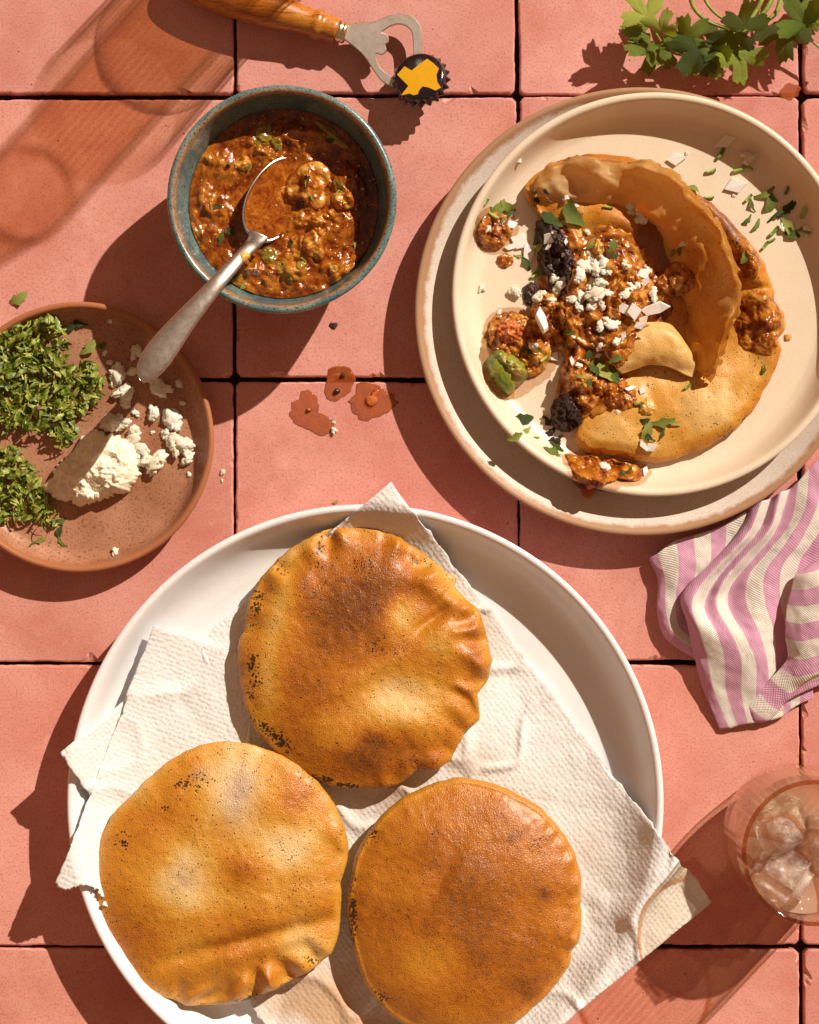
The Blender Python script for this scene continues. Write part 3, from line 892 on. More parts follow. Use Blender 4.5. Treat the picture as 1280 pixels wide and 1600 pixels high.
# ------------------------------------------------------------------ small food pieces that are copied
def crumb_mesh(name, seed, parts=5, mat=None):
    import bmesh
    rr = random.Random(seed); Vs = []; Fs = []; n = 0
    bm = bmesh.new(); bmesh.ops.create_icosphere(bm, subdivisions=3, radius=1.0)
    bv = np.array([v.co[:] for v in bm.verts]); bf = [tuple(v.index for v in f.verts) for f in bm.faces]; bm.free()
    for k in range(parts):
        r = rr.uniform(.20, .48) if k else .62
        a = rr.uniform(0, 6.28); d = rr.uniform(.2, .6) if k else 0
        q = bv * 1.0
        dsp = 1 + .45 * (.5 - cell(q + seed * 3.1 + k, 3.2, seed)) + .55 * fbm(q + k * 3, 1.6, 4, seed + k, .6)
        P = q * dsp[:, None] * r * np.array([rr.uniform(.8, 1.35), rr.uniform(.55, 1.0), rr.uniform(.45, .8)])
        ca, sa = math.cos(a * 1.7), math.sin(a * 1.7); P = P @ np.array([[ca, sa, 0], [-sa, ca, 0], [0, 0, 1]])
        P += np.array([math.cos(a) * d, math.sin(a) * d * rr.uniform(.6, 1), rr.uniform(-.05, .30) * (1 - d) if k else 0])
        Vs.append(P); Fs += [tuple(i + n for i in f) for f in bf]; n += len(P)
    V = np.concatenate(Vs); V[:, 2] -= V[:, 2].min(); V[:, 2] = np.maximum(V[:, 2] - .12, 0)
    me = bpy.data.meshes.new(name); me.from_pydata(V.tolist(), [], Fs)
    me.polygons.foreach_set('use_smooth', np.ones(len(me.polygons), dtype=bool))
    me.materials.append(mat)
    return me
CRUMBS = [crumb_mesh('cheese_crumb', s, p, MT_CHEESE) for s, p in ((1, 5), (2, 6), (3, 7), (4, 4), (5, 8), (6, 3), (7, 6))]
CRUMBS_SMALL = [crumb_mesh('cheese_bit', s, 1, MT_CHEESE) for s in (11, 12, 13)]
BEANCR = [crumb_mesh('bean_crumb', s, p, MT_BEAN) for s, p in ((21, 4), (22, 3), (23, 2))]
def lay(nrm, spin, tilt=0.0):
    z = Vector((0, 0, 1)); n = nrm.lerp(z, .55).normalized()
    return z.rotation_difference(n).to_matrix().to_4x4() @ Matrix.Rotation(spin, 4, 'Z') @ Matrix.Rotation(tilt, 4, 'X')
def put(name, mesh, px, py, size, label, cat, group, lift=0.0, spin=None, stretch=(1, 1, 1), tilt=0.0, parent=None, rr=random):
    """size in photograph pixels (half width)"""
    h, n = drop(px, py)
    s = size * PX * ({'cilantro_piece': .92, 'cheese_crumb': 1.18, 'onion_dice': 1.15}.get(name, 1))
    M = Matrix.Translation(h + Vector((0, 0, lift))) @ lay(n, rr.uniform(0, 6.28) if spin is None else spin, tilt) @ Matrix.Diagonal((s * stretch[0], s * stretch[1], s * stretch[2], 1))
    return place(name, mesh, M, label, cat, group, parent)
def dice_mesh(name, seed, mat, sx=1, sy=.7, sz=.35):
    rr = random.Random(seed)
    P = []
    k = rr.choice([4, 5, 5])
    angs = sorted(rr.uniform(-.25, .25) + 6.283 * i / k for i in range(k))
    rad = [rr.uniform(.72, 1.1) for _ in range(k)]
    Vs = []
    for zz, sc in ((0, .97), (sz * .5, 1.03), (sz, .93)):
        for a, r in zip(angs, rad):
            x, y = math.cos(a) * r * sx * sc, math.sin(a) * r * sy * sc
            Vs.append((x, y, zz + .16 * (x * x) * rr.choice([1, 1, -.3]) + rr.uniform(-.03, .03)))
    F = grid_faces(3, k, True) + [tuple(reversed(range(k))), tuple(range(2 * k, 3 * k))]
    me = bpy.data.meshes.new(name); me.from_pydata(Vs, [], F); me.materials.append(mat)
    return me
ONIONS = [dice_mesh('onion_dice', s, MT_ONION, 1, rrx, .38) for s, rrx in ((1, .7), (2, .85), (3, .55), (4, .95), (5, .4))]
def shard(rr, kind):
    """chopped cilantro: 0 leaf shard, 1 stem segment, 2 long curled strip"""
    if kind == 1:
        L = 1.0; r = rr.uniform(.30, .42); V = []; seg = 7
        for i, x in enumerate((-L, -L * .33, L * .33, L)):
            for j in range(seg):
                w = 6.283 * j / seg
                V.append((x, r * math.cos(w) + .10 * (x * x), r * math.sin(w) + r * .95))
        F = grid_faces(4, seg, True) + [tuple(range(seg)), tuple(reversed(range(3 * seg, 4 * seg)))]
        return np.array(V), F
    n = 7; wd = rr.uniform(.28, .55) if kind == 0 else rr.uniform(.16, .26)
    V = []; bend = rr.uniform(-.7, .7); curl = rr.uniform(.1, .8); tw = rr.uniform(-.7, .7)
    ts = np.linspace(-1, 1, n)
    prof = [max(.12, (1 - abs(t) ** 2.2)) * (1 + .35 * rr.uniform(-1, 1)) for t in ts]
    prof[0] = rr.uniform(.15, .8); prof[-1] = rr.uniform(.05, .5)
    for t, p in zip(ts, prof):
        for s in (-1, 0, 1):
            y = s * wd * p * (1 + .2 * rr.uniform(-1, 1)); a = tw * t
            z = curl * .55 * (1 - t * t) + abs(s) * p * wd * .38
            V.append((t, y * math.cos(a) + bend * t * t * .5, z * .8 + y * math.sin(a) * .9 + .12))
    V = np.array(V); V[:, 2] -= V[:, 2].min()
    return V, grid_faces(n, 3)
def shard_mesh(name, seed, kind, mat):
    V, F = shard(random.Random(seed), kind)
    me = bpy.data.meshes.new(name); me.from_pydata(V.tolist(), [], F); me.materials.append(mat)
    me.polygons.foreach_set('use_smooth', np.ones(len(me.polygons), dtype=bool))
    return me
SHARDS = [shard_mesh('cilantro_piece', s, 0, MT_CHOP) for s in range(6)] + [shard_mesh('cilantro_piece', s, 2, MT_CHOP) for s in range(6, 9)]
MT_CHIVE = m_simple('cut_green_stem', [(.25, A(70, 96, 16)), (.55, A(128, 150, 34)), (.8, A(190, 196, 96))], 300, .3, .0002, 600, .5, coat=.2, rand=.5)
STUBS = [shard_mesh('cilantro_stem_piece', s, 1, MT_CHIVE) for s in (31, 32, 33)]

# ================================================================== the opened taco on the cream plate
TB = [(817,297),(838,272),(860,258),(920,241),(960,241),(990,247),(1040,270),(1090,303),(1140,345),(1170,378),(1188,400),(1203,440),(1210,455),(1207,470),(1226,490),(1225,515),(1214,530),(1220,545),(1212,575),(1195,607),(1170,650),(1120,690),(1065,714),(1025,722),(965,712),(918,706),(895,688),(905,662),(885,640),(882,610),(890,570),(900,545),(880,520),(872,480),(885,440),(880,400),(870,360),(850,345),(838,340),(826,320)]
cen = (1030, 490)
c, th, R = outline(TB, cen, 420, .014, .0007, 6, 130)
nr = 90
X, S, T = polar_xy(c, th, R, nr, .85)
q = np.concatenate([X, np.full((len(X), 1), 1.7)], 1)
u, v = pixel_of(X, .015)
fold = fbm(q, 28, 3, 61) * .0011 + fbm(q, 90, 3, 62) * .00055
dome = .0075 * gauss(u, v, 1070, 640, 110, 55, -18) + .0085 * gauss(u, v, 1175, 440, 34, 90, -20) + .0055 * gauss(u, v, 960, 640, 50, 60, 0)
dome += .0030 * gauss(u, v, 1190, 505, 22, 12, 0) + .0030 * gauss(u, v, 1172, 400, 20, 16, 0) - .0030 * gauss(u, v, 1185, 452, 30, 7, 0) - .0024 * gauss(u, v, 1200, 520, 30, 6, -10)
dome += .0060 * gauss(u, v, 930, 340, 60, 34, 10) + .0045 * gauss(u, v, 870, 290, 30, 24, 0)
dome += .0045 * gauss(u, v, 985, 355, 46, 18, 28)
rimz = .0032 * sstep(.72, .97, S) - .0026 * sstep(.965, 1, S)
ztop = .0095 + .0036 + np.maximum(dome, 0) * (1 - .6 * sstep(.9, 1, S)) + fold * (1 - .5 * sstep(.93, 1, S)) + rimz
zbot = np.full(len(X), .0097) + np.maximum(dome, 0) * .8 * (1 - sstep(.9, 1, S)) + .0022 * sstep(.8, 1, S)
zbot = np.minimum(zbot, ztop - .0012)
V = np.concatenate([np.concatenate([X, ztop[:, None]], 1), np.concatenate([X, zbot[:, None]], 1)])
nv = len(X)
F = polar_faces(nr, 420) + polar_faces(nr, 420, nv, True)
a0 = 1 + (nr - 1) * 420
for j in range(420):
    k = (j + 1) % 420
    F.append((a0 + j, nv + a0 + j, nv + a0 + k, a0 + k))
brn = .44 + .30 * fbm(q, 36, 4, 64) + .16 * sstep(.86, .98, S) + 26 * fold
for g in ((1170, 440, 46, 120, -10, .26), (1000, 360, 90, 30, 20, .30), (1060, 440, 60, 70, 0, .50), (1080, 520, 50, 50, 0, .42), (960, 690, 60, 26, 0, -.18), (1080, 640, 70, 40, 0, -.14), (870, 290, 40, 30, 0, -.16), (930, 400, 40, 60, 0, -.2), (1110, 690, 60, 12, -25, .25), (940, 250, 100, 14, 5, .2)):
    brn = brn + g[5] * gauss(u, v, *g[:5])
chr_ = .30 + 0 * S
for g in ((1150, 670, 60, 14, -40, .6), (1150, 380, 40, 30, 30, .55), (1200, 530, 16, 40, 0, .5), (890, 250, 30, 10, 0, .4)):
    chr_ = np.maximum(chr_, g[5] * gauss(u, v, *g[:5]))
taco = empty('open_taco', (c[0], c[1], .0095), 'torn-open fried taco with a curled-back top on the cream plate', 'taco')
mk('bottom_shell', V, F, MT_DOUGH, taco, support=True,
   attrs={'brown': np.clip(np.concatenate([brn, brn]), 0, 1), 'char': np.concatenate([chr_, chr_]), 'purple': np.zeros(2 * nv)})
# the top skin, torn free and standing up in an arc
inner = [(846, 322, .016), (885, 328, .014), (926, 334, .012), (980, 342, .012), (1018, 368, .0115), (1046, 410, .0115), (1062, 455, .0115), (1069, 500, .0115), (1072, 548, .012), (1080, 590, .013)]
low = [(838, 310, .020), (875, 300, .023), (930, 298, .024), (1000, 306, .024), (1052, 340, .024), (1086, 390, .024), (1098, 445, .023), (1098, 500, .022), (1092, 552, .0215), (1086, 594, .021)]
crest = [(826, 297, .0205), (863, 268, .025), (926, 254, .030), (1000, 263, .037), (1058, 294, .041), (1106, 344, .043), (1132, 408, .043), (1141, 470, .041), (1126, 535, .036), (1098, 598, .027)]
over = [(821, 296, .0175), (858, 258, .020), (922, 243, .0235), (1004, 251, .028), (1066, 284, .033), (1118, 338, .036), (1145, 405, .036), (1151, 470, .034), (1134, 540, .030), (1103, 602, .0235)]
foot = [(824, 298, .0150), (862, 260, .0150), (922, 246, .0150), (1003, 255, .016), (1064, 288, .019), (1118, 342, .021), (1147, 405, .022), (1153, 470, .021), (1137, 540, .020), (1104, 602, .0185)]
rows = [ats(r) for r in (inner, low, crest, over)]
NU, NV = 150, 44
W = patch(rows, NU, NV)
W0 = W.copy()
qq = W * 1.0
tt = np.tile(np.linspace(0, 1, NU), NV); ss = np.repeat(np.linspace(0, 1, NV), NU)
W[:, 2] += fbm(qq, 55, 3, 71) * .0026 + fbm(qq, 160, 3, 72) * .0012
W[:, 0] += np.abs(fbm(qq, 70, 2, 93)) * .0022 * sstep(0, .3, ss)
lip_ = sstep(.9, 1, ss)
W[:, 2] += lip_ * fbm(qq, 230, 3, 90) * .0026
W[:, 0] += lip_ * fbm(qq, 200, 3, 91) * .0022
W[:, 1] += lip_ * fbm(qq, 200, 3, 92) * .0022
rag = np.maximum(sstep(.93, 1, tt), 1 - sstep(0, .06, tt))
W[:, 1] += rag * (fbm(qq, 180, 3, 79) * .0035 + .002)
W[:, 0] += rag * fbm(qq, 180, 3, 80) * .0030
env = sstep(0, .4, ss)
# pleats running up the skin near the upper left and soft waves along the crest
pl = np.cos(tt * 58 + 2 * fbm(qq, 40, 2, 73)) * (np.exp(-((tt - .24) / .10) ** 2) * .0030 + np.exp(-((tt - .86) / .09) ** 2) * .0022) + np.cos(tt * 27 + 1.3 + 2 * fbm(qq, 30, 2, 70)) * .0014
W[:, 2] += pl * env
W[:, 0] += fbm(qq, 45, 3, 74) * .0012 * env
W[:, 1] += fbm(qq, 45, 3, 75) * .0012 * env + pl * .5 * env
uu, vv = pixel_of(W, W[:, 2])
bw = .20 + .26 * fbm(qq, 40, 4, 76) + .16 * sstep(.55, .8, ss) * (1 - sstep(.9, 1, ss)) - .25 * gauss(uu, vv, 870, 285, 40, 30) + .12 * sstep(.35, .6, tt)
cw = .20 + .14 * gauss(uu, vv, 1120, 400, 60, 120)
sk = mk('torn_top_skin', W, grid_faces(NV, NU), MT_SKIN, taco, support=True,
        attrs={'brown': np.clip(bw, 0, 1), 'char': np.clip(cw, 0, 1), 'purple': 0 * bw})
# pale tongue of dough folded down in the middle
tg = [[(940, 545, .026), (972, 524, .027), (1006, 506, .026), (1040, 508, .024), (1058, 526, .019)],
      [(950, 558, .030), (986, 540, .032), (1022, 526, .032), (1060, 534, .029), (1076, 552, .021)],
      [(962, 570, .030), (1002, 556, .031), (1038, 550, .031), (1074, 562, .026), (1086, 574, .020)],
      [(972, 580, .024), (1012, 570, .023), (1042, 572, .023), (1066, 586, .021), (1080, 590, .018)]]
W = patch([ats([(a, b, .015 + (z - .015) * .5) for a, b, z in r]) for r in tg], 46, 34)
W[:, 2] += fbm(W, 70, 3, 81) * .0014
W[:, 0] += fbm(W, 60, 2, 85) * .0016; W[:, 1] += fbm(W, 60, 2, 86) * .0016
bt = .10 + .22 * fbm(W, 50, 3, 83)
tn = mk('folded_dough_tongue', W, grid_faces(34, 46), MT_DOUGH, taco, support=True,
        attrs={'brown': np.clip(bt, 0, .45), 'char': np.full(len(W), .2), 'purple': 0 * bt})
md = tn.modifiers.new('thickness', 'SOLIDIFY'); md.thickness = .0022; md.offset = -1
# pale inner dough showing at the torn upper left
blob('inner_dough', [(868, 352), (884, 340), (900, 352), (912, 375), (916, 400), (905, 425), (890, 420), (884, 395), (872, 372)], .016, .0030, MT_DOUGH, 91, .5, parent=taco, lscale=120)

blob('sauce_film', [(758, 500), (776, 482), (805, 478), (840, 490), (868, 512), (876, 548), (862, 588), (836, 606), (812, 622), (786, 628), (764, 606), (752, 570), (752, 530)], .011, .0004, MT_OIL, 33, .1, label='thin oily film round the avocado and tomato salsa puddle', cat='sauce', lscale=120)
blob('sauce_film', [(740, 360), (752, 334), (776, 322), (802, 334), (812, 358), (800, 384), (780, 398), (756, 396), (742, 382)], .011, .0004, MT_OIL, 34, .1, label='thin oily film round the small salsa patch at left', cat='sauce', lscale=120)
blob('sauce_film', [(876, 712), (900, 704), (950, 716), (1000, 720), (1022, 736), (1006, 756), (970, 760), (934, 766), (900, 760), (884, 740)], .014, .0004, MT_OIL, 35, .1, label='thin oily film below the salsa at the lower rim', cat='sauce', lscale=120)
blob('salsa_topping', [(850, 350), (880, 350), (905, 372), (940, 352), (985, 366), (1020, 410), (1046, 450), (1050, 490), (1010, 520), (985, 560), (975, 600), (960, 640), (925, 652), (890, 660), (868, 640), (872, 600), (884, 560), (866, 530), (842, 520), (834, 490), (846, 450), (842, 400)], .014, .0050, MT_SALSA_DARK, 32, .75, label='brown saucy layer spread under the whole taco filling', cat='salsa', nr=44, m=200, lscale=190, edge=3, jit=.0016)
blob('black_bean_filling', [(838, 345), (850, 340), (868, 352), (882, 372), (892, 390), (895, 420), (892, 450), (880, 465), (864, 455), (856, 430), (846, 400), (840, 370)], .016, .0060, MT_BEAN, 41, .6, label='dark bean filling spilling from the upper left of the taco', cat='beans', lscale=170, rough=.16)
blob('black_bean_filling', [(872, 620), (884, 612), (900, 622), (906, 645), (908, 662), (895, 672), (880, 676), (866, 668), (862, 648)], .014, .0055, MT_BEAN, 42, .6, label='dark bean filling spilling from the lower left of the taco', cat='beans', lscale=170, rough=.16)
blob('black_bean_filling', [(818, 448), (832, 440), (842, 452), (846, 470), (838, 482), (826, 476), (818, 462)], .012, .0035, MT_BEAN, 43, .6, label='small dark lump of beans left of the taco filling', cat='beans', lscale=170, rough=.16)
blob('salsa_topping', [(905, 400), (930, 365), (960, 362), (985, 380), (1005, 420), (1028, 455), (1030, 478), (1005, 500), (985, 520), (975, 545), (950, 550), (915, 545), (892, 525), (882, 495), (886, 460), (892, 430)], .018, .0075, MT_SALSA_DARK, 44, .8, label='large heap of brown chunky salsa in the middle of the taco', cat='salsa', nr=40, m=170, lscale=170)
blob('salsa_topping', [(838, 460), (855, 455), (870, 462), (882, 480), (884, 505), (876, 520), (858, 528), (842, 520), (832, 500), (832, 478)], .014, .0095, MT_SALSA_DARK, 45, .8, label='wet salsa lump left of the dark bean filling', cat='salsa', lscale=190)
blob('salsa_topping', [(882, 560), (900, 556), (918, 566), (940, 576), (948, 598), (938, 622), (925, 640), (908, 636), (892, 622), (880, 600), (876, 578)], .016, .0100, MT_SALSA_DARK, 46, .8, label='salsa heap with cilantro at the lower left of the taco', cat='salsa', lscale=180)
blob('salsa_topping', [(1036, 425), (1052, 410), (1072, 418), (1085, 430), (1082, 450), (1066, 462), (1040, 460), (1026, 446)], .016, .0060, MT_SALSA_DARK, 47, .8, label='salsa patch inside the curl of the torn skin', cat='salsa', lscale=200)
blob('salsa_topping', [(1158, 385), (1172, 382), (1184, 396), (1186, 418), (1180, 436), (1166, 436), (1156, 424), (1154, 402)], .022, .0030, MT_SALSA_DARK, 48, .8, label='small salsa patch on the right part of the taco nearest the upper rim', cat='salsa', lscale=260)
blob('salsa_topping', [(1160, 466), (1172, 456), (1190, 452), (1212, 462), (1222, 486), (1222, 510), (1218, 535), (1208, 556), (1194, 554), (1180, 548), (1166, 546), (1158, 530), (1154, 510), (1156, 488)], .022, .0030, MT_SALSA_DARK, 49, .8, label='wide salsa patch on the right edge of the taco', cat='salsa', lscale=210, nr=30, m=140)
blob('salsa_topping', [(940, 600), (962, 594), (985, 600), (995, 616), (990, 634), (972, 642), (952, 632), (944, 616)], .02, .0034, MT_SALSA_DARK, 50, .8, label='thin salsa patch on the pale lower shell of the taco', cat='salsa', lscale=220)
blob('salsa_topping', [(884, 708), (905, 712), (940, 720), (970, 722), (1000, 728), (1008, 740), (995, 752), (965, 748), (945, 754), (925, 764), (908, 758), (896, 742), (888, 726)], .014, .0080, MT_SALSA, 51, .8, label='salsa spilling over the lower rim of the cream plate', cat='salsa', lscale=200, nr=26, m=130, thin=.0008)
blob('salsa_topping', [(766, 502), (778, 490), (800, 486), (825, 494), (848, 510), (864, 530), (860, 560), (850, 580), (826, 590), (800, 585), (778, 560), (764, 530)], .012, .0085, MT_SALSA_DARK, 52, .85, label='puddle of tomato salsa beside the avocado on the cream plate', cat='salsa', lscale=170, nr=34, m=150, thin=.0006)
blob('salsa_topping', [(748, 360), (758, 340), (776, 330), (796, 340), (802, 358), (790, 378), (775, 390), (758, 388), (746, 378)], .012, .0048, MT_SALSA_DARK, 53, .8, label='small salsa patch near the left rim of the cream plate', cat='salsa', lscale=220, thin=.0005)
blob('salsa_topping', [(776, 404), (786, 396), (800, 402), (800, 414), (786, 418)], .011, .0022, MT_SALSA_DARK, 54, .8, label='tiny salsa dab left of the cilantro leaf', cat='salsa', lscale=260)
blob('salsa_drip', [(910, 762), (922, 758), (930, 766), (928, 776), (914, 774)], .02, .0016, MT_RED, 55, .5, label='dark salsa drip hanging under the cream plate rim', cat='drip')
blob('salsa_drip', [(1226, 524), (1232, 520), (1238, 526), (1234, 534), (1227, 533)], .0105, .0014, MT_PALE, 56, .2, label='single pale salsa droplet right of the taco', cat='drip')
av = blob('avocado_chunk', [(762, 560), (775, 548), (792, 552), (812, 562), (824, 578), (822, 592), (808, 604), (796, 616), (786, 610), (772, 592), (762, 576)], .016, .0120, MT_AVO, 57, .12, label='green avocado chunk in the salsa puddle', cat='avocado', lscale=60, edge=3.5, rough=.0)
blob('tomato_piece', [(776, 512), (795, 500), (814, 506), (818, 522), (800, 536), (782, 530)], .018, .0035, MT_RED, 58, .4, label='bright red tomato skin in the salsa puddle', cat='tomato', lscale=100)
blob('onion_chunk', [(928, 376), (938, 372), (944, 384), (940, 396), (930, 394)], .028, .0035, MT_PALE, 59, .3, label='amber cooked onion chunk at the top of the salsa heap', cat='onion')
blob('onion_chunk', [(1048, 432), (1062, 430), (1072, 440), (1066, 450), (1050, 448)], .022, .0045, MT_PALE, 60, .3, label='amber onion chunk in the shade of the torn skin', cat='onion')
blob('onion_chunk', [(1000, 630), (1016, 622), (1026, 632), (1020, 646), (1004, 646)], .022, .0030, MT_PALE, 63, .3, label='pale cooked onion chunk on the lower shell', cat='onion')

rr = random.Random(3)
# fresh cheese on the taco
for i, (x, y, s) in enumerate([(913, 418, 15), (922, 405, 12), (934, 420, 15), (944, 408, 10), (905, 432, 11), (948, 425, 9), (926, 446, 17), (930, 462, 16), (918, 455, 11), (938, 440, 12), (905, 462, 11), (896, 470, 9), (942, 478, 9), (924, 478, 10), (904, 480, 9), (976, 412, 9), (984, 450, 9), (994, 446, 10), (976, 462, 9), (1020, 458, 9), (1022, 466, 7), (985, 322, 10), (988, 334, 8), (1000, 345, 12), (866, 436, 9), (876, 446, 10), (870, 456, 9), (842, 466, 10), (848, 460, 8), (884, 436, 8), (862, 470, 8), (945, 500, 10), (955, 510, 11), (937, 512, 9), (962, 536, 7), (938, 542, 8), (900, 322, 7), (918, 363, 6), (884, 309, 6), (1068, 380, 6), (946, 731, 10), (940, 728, 7), (965, 644, 4), (906, 572, 5), (896, 526, 5), (908, 470, 8), (950, 460, 7), (834, 540, 8), (902, 570, 5), (780, 488, 5)]):
    put('cheese_crumb', CRUMBS[i % 7] if s > 6 else CRUMBS_SMALL[i % 3], x, y, s, 'white cheese crumb sprinkled over the opened taco', 'cheese crumb', 'cheese crumbs on the taco', -.0006, rr=rr)
for i, (x, y, s) in enumerate([(1170, 248, 13), (752, 450, 8), (805, 456, 9), (1263, 358, 8), (1222, 356, 8), (1073, 240, 4), (811, 252, 5), (1260, 368, 5), (762, 357, 7), (1146, 305, 4)]):
    put('cheese_crumb', CRUMBS[(i + 2) % 7] if s > 6 else CRUMBS_SMALL[i % 3], x, y, s, 'loose white cheese crumb lying on the cream plate away from the taco', 'cheese crumb', 'cheese crumbs on the cream plate', -.0003, rr=rr)
# raw onion
for i, (x, y, s, sp) in enumerate([(1005, 428, 13, .5), (1008, 440, 9, 1.3), (975, 482, 15, 2.2), (992, 486, 13, .2), (1022, 482, 23, .25), (1004, 500, 11, 1.0), (998, 510, 9, .4), (975, 525, 7, 1.2), (963, 532, 6, 2), (985, 608, 10, .3), (1004, 610, 8, 1.2), (1016, 700, 10, .6), (1005, 696, 9, 2), (860, 372, 11, -.6), (858, 386, 7, .8), (884, 378, 5, 1.5), (882, 398, 6, 1), (1008, 736, 8, 1.2), (866, 556, 9, .9), (895, 565, 8, 1.8), (935, 556, 6, .5)]):
    put('onion_dice', ONIONS[i % 5], x, y, s, 'small dice of raw white onion scattered on the opened taco', 'onion dice', 'diced onion on the taco', .0002, spin=sp, rr=rr)
put('onion_dice', ONIONS[4], 846, 506, 24, 'thin curved white onion sliver hanging off the wet salsa lump', 'onion', None, .0015, spin=1.75, stretch=(1, .8, 1))
for i, (x, y, s, sp) in enumerate([(1056, 250, 15, .2), (1147, 292, 17, .4), (1133, 221, 17, .35), (812, 376, 15, 1.2), (800, 386, 12, .3), (826, 396, 14, 2.0), (798, 352, 10, .5)]):
    put('onion_dice', ONIONS[i % 5], x, y, s, 'translucent raw onion flake lying on the bare cream plate', 'onion dice', 'onion flakes on the cream plate', .0002, spin=sp, stretch=(1, 1, .6), rr=rr)
# cilantro on the taco and its plate
for i, (x, y, s, sp) in enumerate([(860, 346, 20, -.6), (872, 352, 16, -.4), (893, 335, 26, -1.05), (838, 370, 14, 1.5), (842, 388, 13, .8), (930, 425, 9, .8), (942, 432, 10, .7), (948, 420, 7, -.4), (978, 424, 8, .5), (958, 384, 12, 1.2), (925, 384, 14, .9), (960, 400, 10, .8), (950, 325, 8, -.2), (952, 510, 11, -.9), (938, 520, 8, .4), (920, 555, 17, 1.1), (925, 570, 20, .9), (935, 566, 14, .2), (945, 585, 20, -.7), (960, 590, 22, -1.0), (918, 600, 11, .6), (908, 590, 12, -.3), (962, 560, 14, .2), (930, 580, 14, 2.2), (1035, 660, 22, .15), (1050, 660, 16, -.2), (1036, 675, 16, 1.4), (1012, 672, 16, 1.2), (1014, 684, 12, -.7), (1008, 658, 9, .1), (998, 632, 8, .1), (1062, 392, 9, 1.4), (1052, 396, 8, .9), (890, 520, 12, .1), (930, 534, 7, .6), (885, 540, 9, 1.0), (1076, 604, 8, .7), (1194, 578, 9, 1.4), (1165, 402, 12, 1.3), (980, 738, 12, .7), (972, 742, 9, -.4), (860, 706, 14, -.4), (870, 698, 14, -.7), (872, 712, 10, .3), (866, 690, 8, .9), (848, 504, 13, -.6), (840, 545, 13, -.8), (826, 548, 11, .2), (850, 560, 9, .7), (790, 614, 9, .8)]):
    put('cilantro_piece', SHARDS[i % 9] if i % 3 else STUBS[i % 3] if s < 12 else SHARDS[(i * 2) % 9], x, y, s, 'chopped green cilantro piece on or against the opened taco', 'cilantro', 'cilantro pieces on the taco', .0003, spin=sp, rr=rr)
for i, (x, y, s, sp) in enumerate([(818, 656, 18, .1), (805, 684, 14, .4), (822, 674, 13, .6), (838, 684, 5, 0), (1127, 240, 10, 1.0), (1111, 268, 8, .2), (1155, 266, 10, .3), (1168, 263, 9, -.4), (1084, 296, 13, -.5), (1108, 309, 8, 0), (1170, 310, 8, .8), (1174, 322, 12, -1.2), (1196, 304, 20, .5), (1205, 318, 18, 1.3), (1215, 334, 22, .5), (1228, 328, 20, .8), (1240, 322, 14, 1.0), (1232, 355, 20, -1.2), (1236, 366, 16, -.4), (1210, 362, 10, .8), (1168, 345, 12, .8), (1182, 354, 14, 1.0), (1196, 384, 8, .9), (1256, 333, 10, 1.2), (1254, 358, 12, .3), (1258, 362, 9, -.4), (1230, 298, 7, 1.2), (775, 330, 20, .7), (790, 322, 16, -.9), (795, 335, 14, .4), (770, 338, 10, -.5), (760, 316, 6, 1), (785, 345, 12, 1.1), (822, 410, 15, -1.2), (815, 400, 13, .2), (845, 424, 13, .1), (838, 430, 9, .5), (1206, 376, 6, .4)]):
    put('cilantro_piece', SHARDS[(i * 5) % 9] if s > 10 else STUBS[i % 3], x, y, s, 'chopped cilantro piece lying on the bare cream plate around the taco', 'cilantro', 'cilantro pieces on the cream plate', .0002, spin=sp, rr=rr)
for i, (x, y, s) in enumerate([(836, 300, 5), (852, 298, 8), (838, 312, 6), (857, 660, 8), (850, 652, 6), (860, 676, 8), (870, 690, 9), (876, 682, 7), (862, 688, 6)]):
    put('bean_crumb', BEANCR[i % 3], x, y, s, 'black bean crumb fallen beside the bean filling of the taco', 'bean crumb', 'bean crumbs on the taco plate', -.0003, rr=rr)
# ================================================================== salsa in the bowl
BZ = .0365
sal = empty('bowl_of_salsa', (BWL[0], BWL[1], .030), 'chunky red-brown salsa filling the teal bowl', 'salsa')
nr, m = 120, 260
Rb = .0512
thb = np.linspace(0, 2 * math.pi, m, endpoint=False)
X, S, T = polar_xy(BWL, thb, np.full(m, Rb), nr, .7)
q = np.concatenate([X, np.full((len(X), 1), 2.2)], 1)
u, v = pixel_of(X, BZ)
zone = np.zeros(len(X))
for x, y, rx, ry in ((412, 235, 44, 24), (350, 258, 34, 22), (335, 335, 36, 40), (325, 360, 30, 26), (500, 345, 46, 40), (480, 290, 40, 46), (440, 430, 90, 30), (520, 420, 50, 36), (380, 420, 40, 30), (470, 385, 46, 30), (460, 215, 40, 22), (540, 300, 24, 50)):
    zone = np.maximum(zone, gauss(u, v, x, y, rx, ry))
flat = gauss(u, v, 425, 312, 44, 62, 20)
lump = np.clip(.66 - cell(q + .003 * fbm(q, 120, 2, 3)[:, None], 120, 5), 0, 1) * .0042 + np.clip(fbm(q, 130, 4, 6) + .15, 0, 1.2) * .0042 + fbm(q, 420, 2, 7) * .0005
z = BZ + zone * (1 - flat) * (lump + .0016) + fbm(q, 60, 3, 15) * .0005 - flat * .0016
z = z + fbm(q, 380, 2, 16) * .00025 * zone
z = np.where(S > .985, BZ - .0006, z)
V = np.concatenate([np.concatenate([X, z[:, None]], 1), [[BWL[0], BWL[1], .012]]])
F = polar_faces(nr, m)
ring = list(range(1 + (nr - 1) * m, 1 + nr * m)); k0 = len(V) - 1
F += [(ring[(j + 1) % m], ring[j], k0) for j in range(m)]
